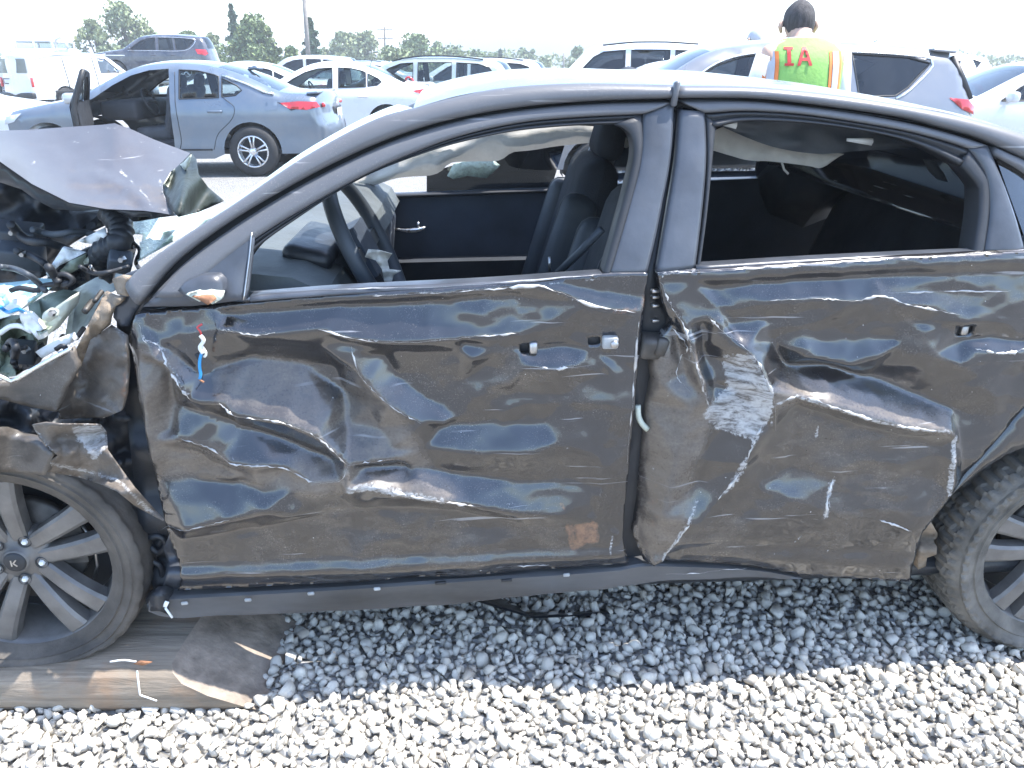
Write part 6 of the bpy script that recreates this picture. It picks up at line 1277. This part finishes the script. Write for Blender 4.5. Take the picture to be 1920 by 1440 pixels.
    ell('shirt_collar', [(1.45, .11, .088, 0, .05), (1.475, .082, .078, 0, .065), (1.49, .072, .07, 0, .08)], M['shirt'])
    for s in (-1, 1):
        mb = MB(); mb.tube([Vector(P[('l' if s < 0 else 'r') + k][0]) * sc for k in ('sh', 'el')] + [Vector((s * .235, .11, 1.11)) * sc], [.068 * sc, .056 * sc, .052 * sc], 12); mb.build('sleeve', M['shirt'], r, True, world=False)
        mb = MB(); mb.tube([Vector((s * .09, 0, .92)) * sc, Vector((s * .105, .0, .72)) * sc, Vector((s * .11, .02, .50)) * sc, Vector((s * .11, -.005, .3)) * sc, Vector((s * .11, 0, .08)) * sc], [.125 * sc, .105 * sc, .08 * sc, .072 * sc, .07 * sc], 14); mb.build('trouser_leg', M['jean'], r, True, world=False)
        mb = MB(); mb.tube([Vector((s * .11, -.05, .045)), Vector((s * .115, .06, .05)), Vector((s * .13, .20, .035))], [.045, .052, .04], 10); mb.build('boot', M['ctrim'], r, True, world=False)
    def on_back(x, z, lift):
        zz = [t[0] for t in TS]; rx = np.interp(z, zz, [t[1] for t in TS]); ry = np.interp(z, zz, [t[2] for t in TS]); y0 = np.interp(z, zz, [t[4] for t in TS]); u = min(.98, abs(x) / rx); c = u ** (1 / .8); sn = math.sqrt(max(0, 1 - c * c)) ** .8
        return (x * sc, (y0 - ry * sn - lift) * sc, z * sc)
    for s in (-1, 1):
        for (x0, x1, mt, lf) in ((.098 + .06 * (s < 0), .172 + .05 * (s < 0), M['orange'], .004), (.116 + .06 * (s < 0), .154 + .05 * (s < 0), M['refl'], .007)):
            rowsb = [[on_back(s * x, z, lf) for x in np.linspace(x0, x1, 5)] for z in np.linspace(.84, 1.42, 22)]
            V = [p for rr in rowsb for p in rr]; obj('reflective_stripe', V, [(i * 5 + k, i * 5 + k + 1, (i + 1) * 5 + k + 1, (i + 1) * 5 + k) for i in range(21) for k in range(4)], mt, vs, world=False)
    if letters:
        def glyph(polys, cx, cz, h):
            V = []; Fc = []
            for poly in polys:
                v2, t2, _ = tri2d(poly, (), .12, .12, jit=0); n0 = len(V); V += [on_back(cx + x * h, cz + (z - .5) * h, .006) for x, z in v2]; Fc += [tuple(int(i) + n0 for i in t) for t in t2]
            return obj('letter', V, Fc, M['letter'], vs, world=False)
        A_ = [[(-.42, 0), (-.24, 0), (.04, 1), (-.10, 1)], [(.42, 0), (.24, 0), (-.06, 1), (.12, 1)], [(-.2, .26), (.2, .26), (.15, .42), (-.15, .42)]]
        I_ = [[(-.10, .0), (.10, .0), (.10, 1), (-.10, 1)], [(-.24, 0), (.24, 0), (.24, .14), (-.24, .14)], [(-.24, .86), (.24, .86), (.24, 1), (-.24, 1)]]
        glyph(A_, -.035, 1.395, .092); glyph(I_, -.112, 1.395, .092)
    # hair: a cap over the back and top of the skull, ears and face on the far side
    hc = Vector((0, .17, 1.565)) * sc; V = []; n = 26; m = 16
    for i in range(m + 1):
        th = math.pi * .70 * i / m
        for k in range(n):
            a = 2 * math.pi * k / n; fr = .5 + .5 * math.sin(a); t2 = th * (1 - .40 * fr + .05 * math.sin(9 * a)); q = 1 + .02 * math.sin(7 * a + 5 * th)
            V.append(hc + Vector((.083 * math.sin(t2) * math.cos(a) * q, .104 * math.sin(t2) * math.sin(a) * q - .006, .112 * math.cos(t2) * q)) * sc)
    obj('hair', V, [(i * n + k, i * n + (k + 1) % n, (i + 1) * n + (k + 1) % n, (i + 1) * n + k) for i in range(m) for k in range(n)], M[hair], r, world=False)
    for s in (-1, 1):
        mb = MB(); c = Vector((s * .088, .165, 1.545)) * sc; mb.tube([c + Vector((0, 0, -.032)), c + Vector((s * .012, -.008, 0)), c + Vector((s * .008, -.004, .03))], [.008, .014, .010], 8); mb.build('ear', M['skin'], r, True, world=False)
    mb = MB(); mb.tube([hc + Vector((0, .10, .0)) * sc, hc + Vector((0, .125, -.03)) * sc], [.010, .016], 8); mb.build('nose', M['skin'], r, True, world=False)
    for s in (-1, 1): mb = MB(); mb.lathe([(0, .012), (.010, .008), (.013, 0)], 10, Matrix.Translation(hc + Vector((s * .034, .088, .008)) * sc)); mb.build('eye', M['whitepl'], r, True, world=False)
    mb = MB(); mb.tube([hc + Vector((-.025, .09, -.065)) * sc, hc + Vector((0, .098, -.066)) * sc, hc + Vector((.025, .09, -.065)) * sc], .006, 6); mb.build('mouth', M['red'], r, True, world=False)
    return r
pp = GY(1507, 118, 4.75)
person((pp[0], 4.75, 0), 0, 'worker with short dark hair and lime safety vest seen from behind past the wreck roof', M['vest'], 1.83)
pp = GY(1428, 118, 11.4)
person((pp[0], 11.4, 0), math.radians(25), 'second worker in yellow vest far behind the grey crossover', M['vesty'], 1.93, letters=False, hair='refl')

# ------------------------------------------------------------------ trees, poles, hills
def leafmat(name, col):
    m, nt, b = nmat(name); oi = noise(nt, .55, 3); a = attr(nt, 'tone')
    c = ramp(nt, a, (0, tuple(x * .55 for x in col)), (.5, col), (1, tuple(min(1, x * 1.6) for x in col))); c = mix(nt, vramp(nt, oi, (.4, 0), (.65, .4)), c, (col[0] * 1.5, col[1] * 1.25, col[2] * .7))
    nt.links.new(c, b.inputs['Base Color']); b.inputs['Roughness'].default_value = .6; b.inputs['Specular IOR Level'].default_value = .3
    b.inputs['Subsurface Weight'].default_value = 0; return m
M['leaf'] = leafmat('broad_leaves', (.125, .17, .075)); M['leafp'] = leafmat('pale_leaves', (.18, .22, .12)); M['leafc'] = leafmat('conifer_needles', (.07, .11, .07)); M['bark'] = pm('bark', (.10, .085, .07), .9, var=.4, bmp=.6)
def leaves(name, C, N, size, mat, par, seed, flat=.5):
    rs = np.random.RandomState(seed); d = rs.randn(N, 3); d /= np.linalg.norm(d, axis=1)[:, None]; e = np.cross(d, rs.randn(N, 3)); e /= np.linalg.norm(e, axis=1)[:, None] + 1e-9; f = np.cross(d, e)
    s = size * rs.uniform(.65, 1.6, N)[:, None]; V = np.stack([C + e * s, C + f * s * .6, C - e * s, C - f * s * .6], 1).reshape(-1, 3)
    return obj(name, V, np.arange(4 * N).reshape(-1, 4), mat, par, False, attrs={'tone': np.repeat(rs.rand(N), 4)})
def tree(px, ytop, Y, wpx, kind, seed, label, mat='leaf', N=1500, dens=1.0, ybase=126):
    rs = np.random.RandomState(seed); top = GY(px, ytop, Y); base = np.array([top[0], Y, 0]); h = top[2]; w = wpx / F * Y / 2 * (1.3 if kind == 'br' else 1.1); N = int(N * 2.3)
    r = empty('conifer_tree' if kind == 'con' else 'broadleaf_tree', base, 0, label, 'tree', 'trees beyond the yard')
    mb = MB(); mb.tube([base + np.array([0, 0, z]) + np.array([.02 * h * math.sin(z), 0, 0]) for z in np.linspace(0, h * (.97 if kind == 'con' else .7), 8)], np.linspace(.028 * h * .8, .03, 8), 7); 
    C = []
    if kind == 'con':
        for k in range(N):
            z = rs.rand() ** .8; lay = (math.floor(z * 17) + .5 + (rs.rand() - .5) * .7) / 17; rad = w * (1 - lay) ** .75 * (.45 + .55 * rs.rand() ** .4) * (.75 + .4 * math.sin(lay * 40 + seed)); a = rs.rand() * 6.283; rad *= .8 + .3 * math.sin(a * 3 + lay * 9)
            C.append(base + np.array([rad * math.cos(a), rad * math.sin(a), h * (.08 + .92 * lay) - rad * .22]))
        mb.build('trunk', M['bark'], r, True)
    else:
        nb = 16 if dens >= 1 else 12; bl = []
        for b in range(nb):
            z = .22 + .72 * rs.rand(); q = math.sin(min(1, (1.02 - z) * 1.5) * 1.57) ; a = rs.rand() * 6.283; rad = w * .72 * q * rs.rand() ** .5
            bl.append((np.array([rad * math.cos(a), rad * math.sin(a), h * z]), w * (.22 + .26 * rs.rand()) * (.6 + .4 * q)))
        bl.append((np.array([0, 0, h * .93 - w * .12]), w * .22))
        for c, s in bl: mb.tube([base + np.array([0, 0, h * .25]), base + c * [.6, .6, .8], base + c], [.012 * h, .006 * h, .02], 5)
        mb.build('trunk', M['bark'], r, True)
        for k in range(N):
            c, s = bl[rs.randint(len(bl))]; d = rs.randn(3); d /= np.linalg.norm(d); C.append(base + c + d * s * (.35 + .75 * rs.rand() ** .55) * [1, 1, .8])
    leaves('crown', np.array(C), len(C), max(.13, .0021 * Y) * (1.0 if kind != 'con' else 1.15), M[mat], r, seed)
    return r
TR = [(170, 30, 70, 66, 'br', 'thin pale tree at the far left over the white van', 'leafp', 700), (225, -4, 72, 92, 'br', 'tall loose pale tree behind the dark crossover', 'leafp', 1300), (280, 48, 75, 40, 'br', 'small thin tree above the dark crossover roof', 'leafp', 350),
      (345, 56, 66, 62, 'br', 'round tree right of the dark crossover', 'leaf', 800), (397, 62, 70, 46, 'br', 'slim tree between dark crossover and tall conifer', 'leafp', 600), (432, 8, 64, 44, 'con', 'narrow pointed conifer rising behind the leafy tree', 'leafc', 900), (468, 36, 60, 96, 'br', 'large full leafy tree left of the pole', 'leaf', 2600),
      (515, 84, 62, 40, 'br', 'low bush at the right foot of the large leafy tree', 'leaf', 500), (580, 34, 60, 50, 'con', 'dark conifer behind the tall pole', 'leafc', 1300), (546, 88, 58, 46, 'br', 'dark bush left of the tall pole', 'leaf', 700),
      (636, 60, 92, 62, 'br', 'tall poplar-like tree right of the pole', 'leafp', 900), (680, 60, 94, 66, 'br', 'second tall tree of the pale clump', 'leafp', 900), (655, 66, 96, 60, 'br', 'middle tree of the pale clump right of the pole', 'leafp', 800), (775, 72, 80, 80, 'br', 'broad tree above the green estate', 'leaf', 1100), (820, 74, 88, 44, 'br', 'tree at the right end of the clump over the green estate', 'leafp', 600), (735, 92, 66, 90, 'br', 'yellow-green shrub above the white sedan', 'leafp', 700),
      (850, 92, 84, 90, 'br', 'low shrub behind the green estate rails', 'leafp', 500), (895, 98, 90, 80, 'br', 'low hedge tree right of the green estate roof', 'leaf', 400), (982, 90, 110, 26, 'br', 'small far tree left of the tall white off-roader', 'leafp', 260), (998, 92, 112, 20, 'br', 'smaller twin of the far tree by the off-roader', 'leafp', 200), (938, 94, 100, 10, 'con', 'tiny far conifer over the white estate', 'leafc', 160), (1085, 88, 90, 34, 'br', 'far tree touching the windscreen of the tall white off-roader', 'leafp', 300), (1020, 104, 110, 40, 'br', 'far low bush between white estate and off-roader', 'leafp', 260)]
for i, (px, yt, Y, w, kd, lb, mt, N) in enumerate(TR): tree(px, yt, Y, w, kd, 50 + i, lb, mt, N)
# far hedge line, nobody could count it
C = []; rs = np.random.RandomState(9)
for k in range(9000):
    x = rs.uniform(-150, 150); zt = 2.6 + 1.8 * fbm(np.array([x / 6.]), np.array([1.]), 77)[0] * 2; C.append((x, 118 + rs.randn() * 1.5, max(0, zt * rs.rand() ** .6)))
tag(leaves('far_hedge', np.array(C), len(C), .30, M['leafp'], None, 4), 'pale far hedge line along the horizon', None, None, 'stuff')
def pole(px0, px1, ytop, Y, r_, label, arms):
    top = GY(px0, ytop, Y); foot = GY(px1, 118, Y) * [1, 1, 0]; o = empty('utility_pole', foot, 0, label, 'pole', 'utility poles')
    mb = MB(); mb.tube([foot, top], [r_, r_ * .75], 10); mb.build('shaft', M['bark'] if arms else M['polew'], o, True)
    for dz in arms:
        c = top - np.array([0, 0, dz]); mb = MB(); mb.box(c, (2.2, .12, .14)); mb.build('crossarm', M['bark'], o)
        for dx in (-.95, -.4, .4, .95): mb = MB(); mb.tube([c + np.array([dx, 0, .07]), c + np.array([dx, 0, .26])], .05, 6); mb.build('insulator', M['whitepl'], o, True)
M['polew'] = pm('weathered_pole', (.22, .20, .18), .85, var=.3, bmp=.3)
pole(566, 578, -60, 45, .13, 'tall wooden pole standing before the dark conifer', ())
pole(721, 721, 50, 120, .16, 'small far pole with crossarms above the yellow-green shrub', (.4, 1.5))
pole(1057, 1057, 100, 100, .12, 'short far post left of the tall white off-roader', ())
M['hill'] = pm('forested_hill', (.06, .085, .075), .9, var=.3, vs=.004)
def hills(name, Y, pts, dep):
    P = cr(pts, 120); V = []; 
    top = np.array([GY(x, y + 2 * fbm(np.array([x / 25.]), np.array([3.]), 8)[0], Y) for x, y in P]); 
    for k in range(6):
        u = k / 5; V += [(p[0], Y - dep * (1 - u) * (1 + .15 * math.sin(i * .7)), p[2] * u ** 1.3 - .8) for i, p in enumerate(top)]
    n = 120; o = obj(name, V, [(r * n + i, r * n + i + 1, (r + 1) * n + i + 1, (r + 1) * n + i) for r in range(5) for i in range(n - 1)], M['hill'], None, True); tag(o, kind='structure'); return o
hills('hills', 460, [(600, 116), (760, 96), (860, 68), (950, 62), (1040, 58), (1100, 66), (1250, 80), (1500, 88), (1700, 78), (1900, 84), (2300, 70), (2900, 104)], 120)
if HAZE:
    m = bpy.data.materials.new('haze_air'); m.use_nodes = True; nt = m.node_tree; nt.nodes.clear(); o_ = nd(nt, 'ShaderNodeOutputMaterial'); v = nd(nt, 'ShaderNodeVolumePrincipled'); v.inputs['Color'].default_value = (.93, .97, 1, 1); v.inputs['Density'].default_value = .0022; v.inputs['Anisotropy'].default_value = .2; nt.links.new(v.outputs[0], o_.inputs['Volume'])
    mb = MB(); mb.box((0, 5500, 9.8), (19000, 13400, 21.6)); h_ = mb.build('haze', m, None); tag(h_, 'pale summer haze over the yard', None, None, 'stuff')
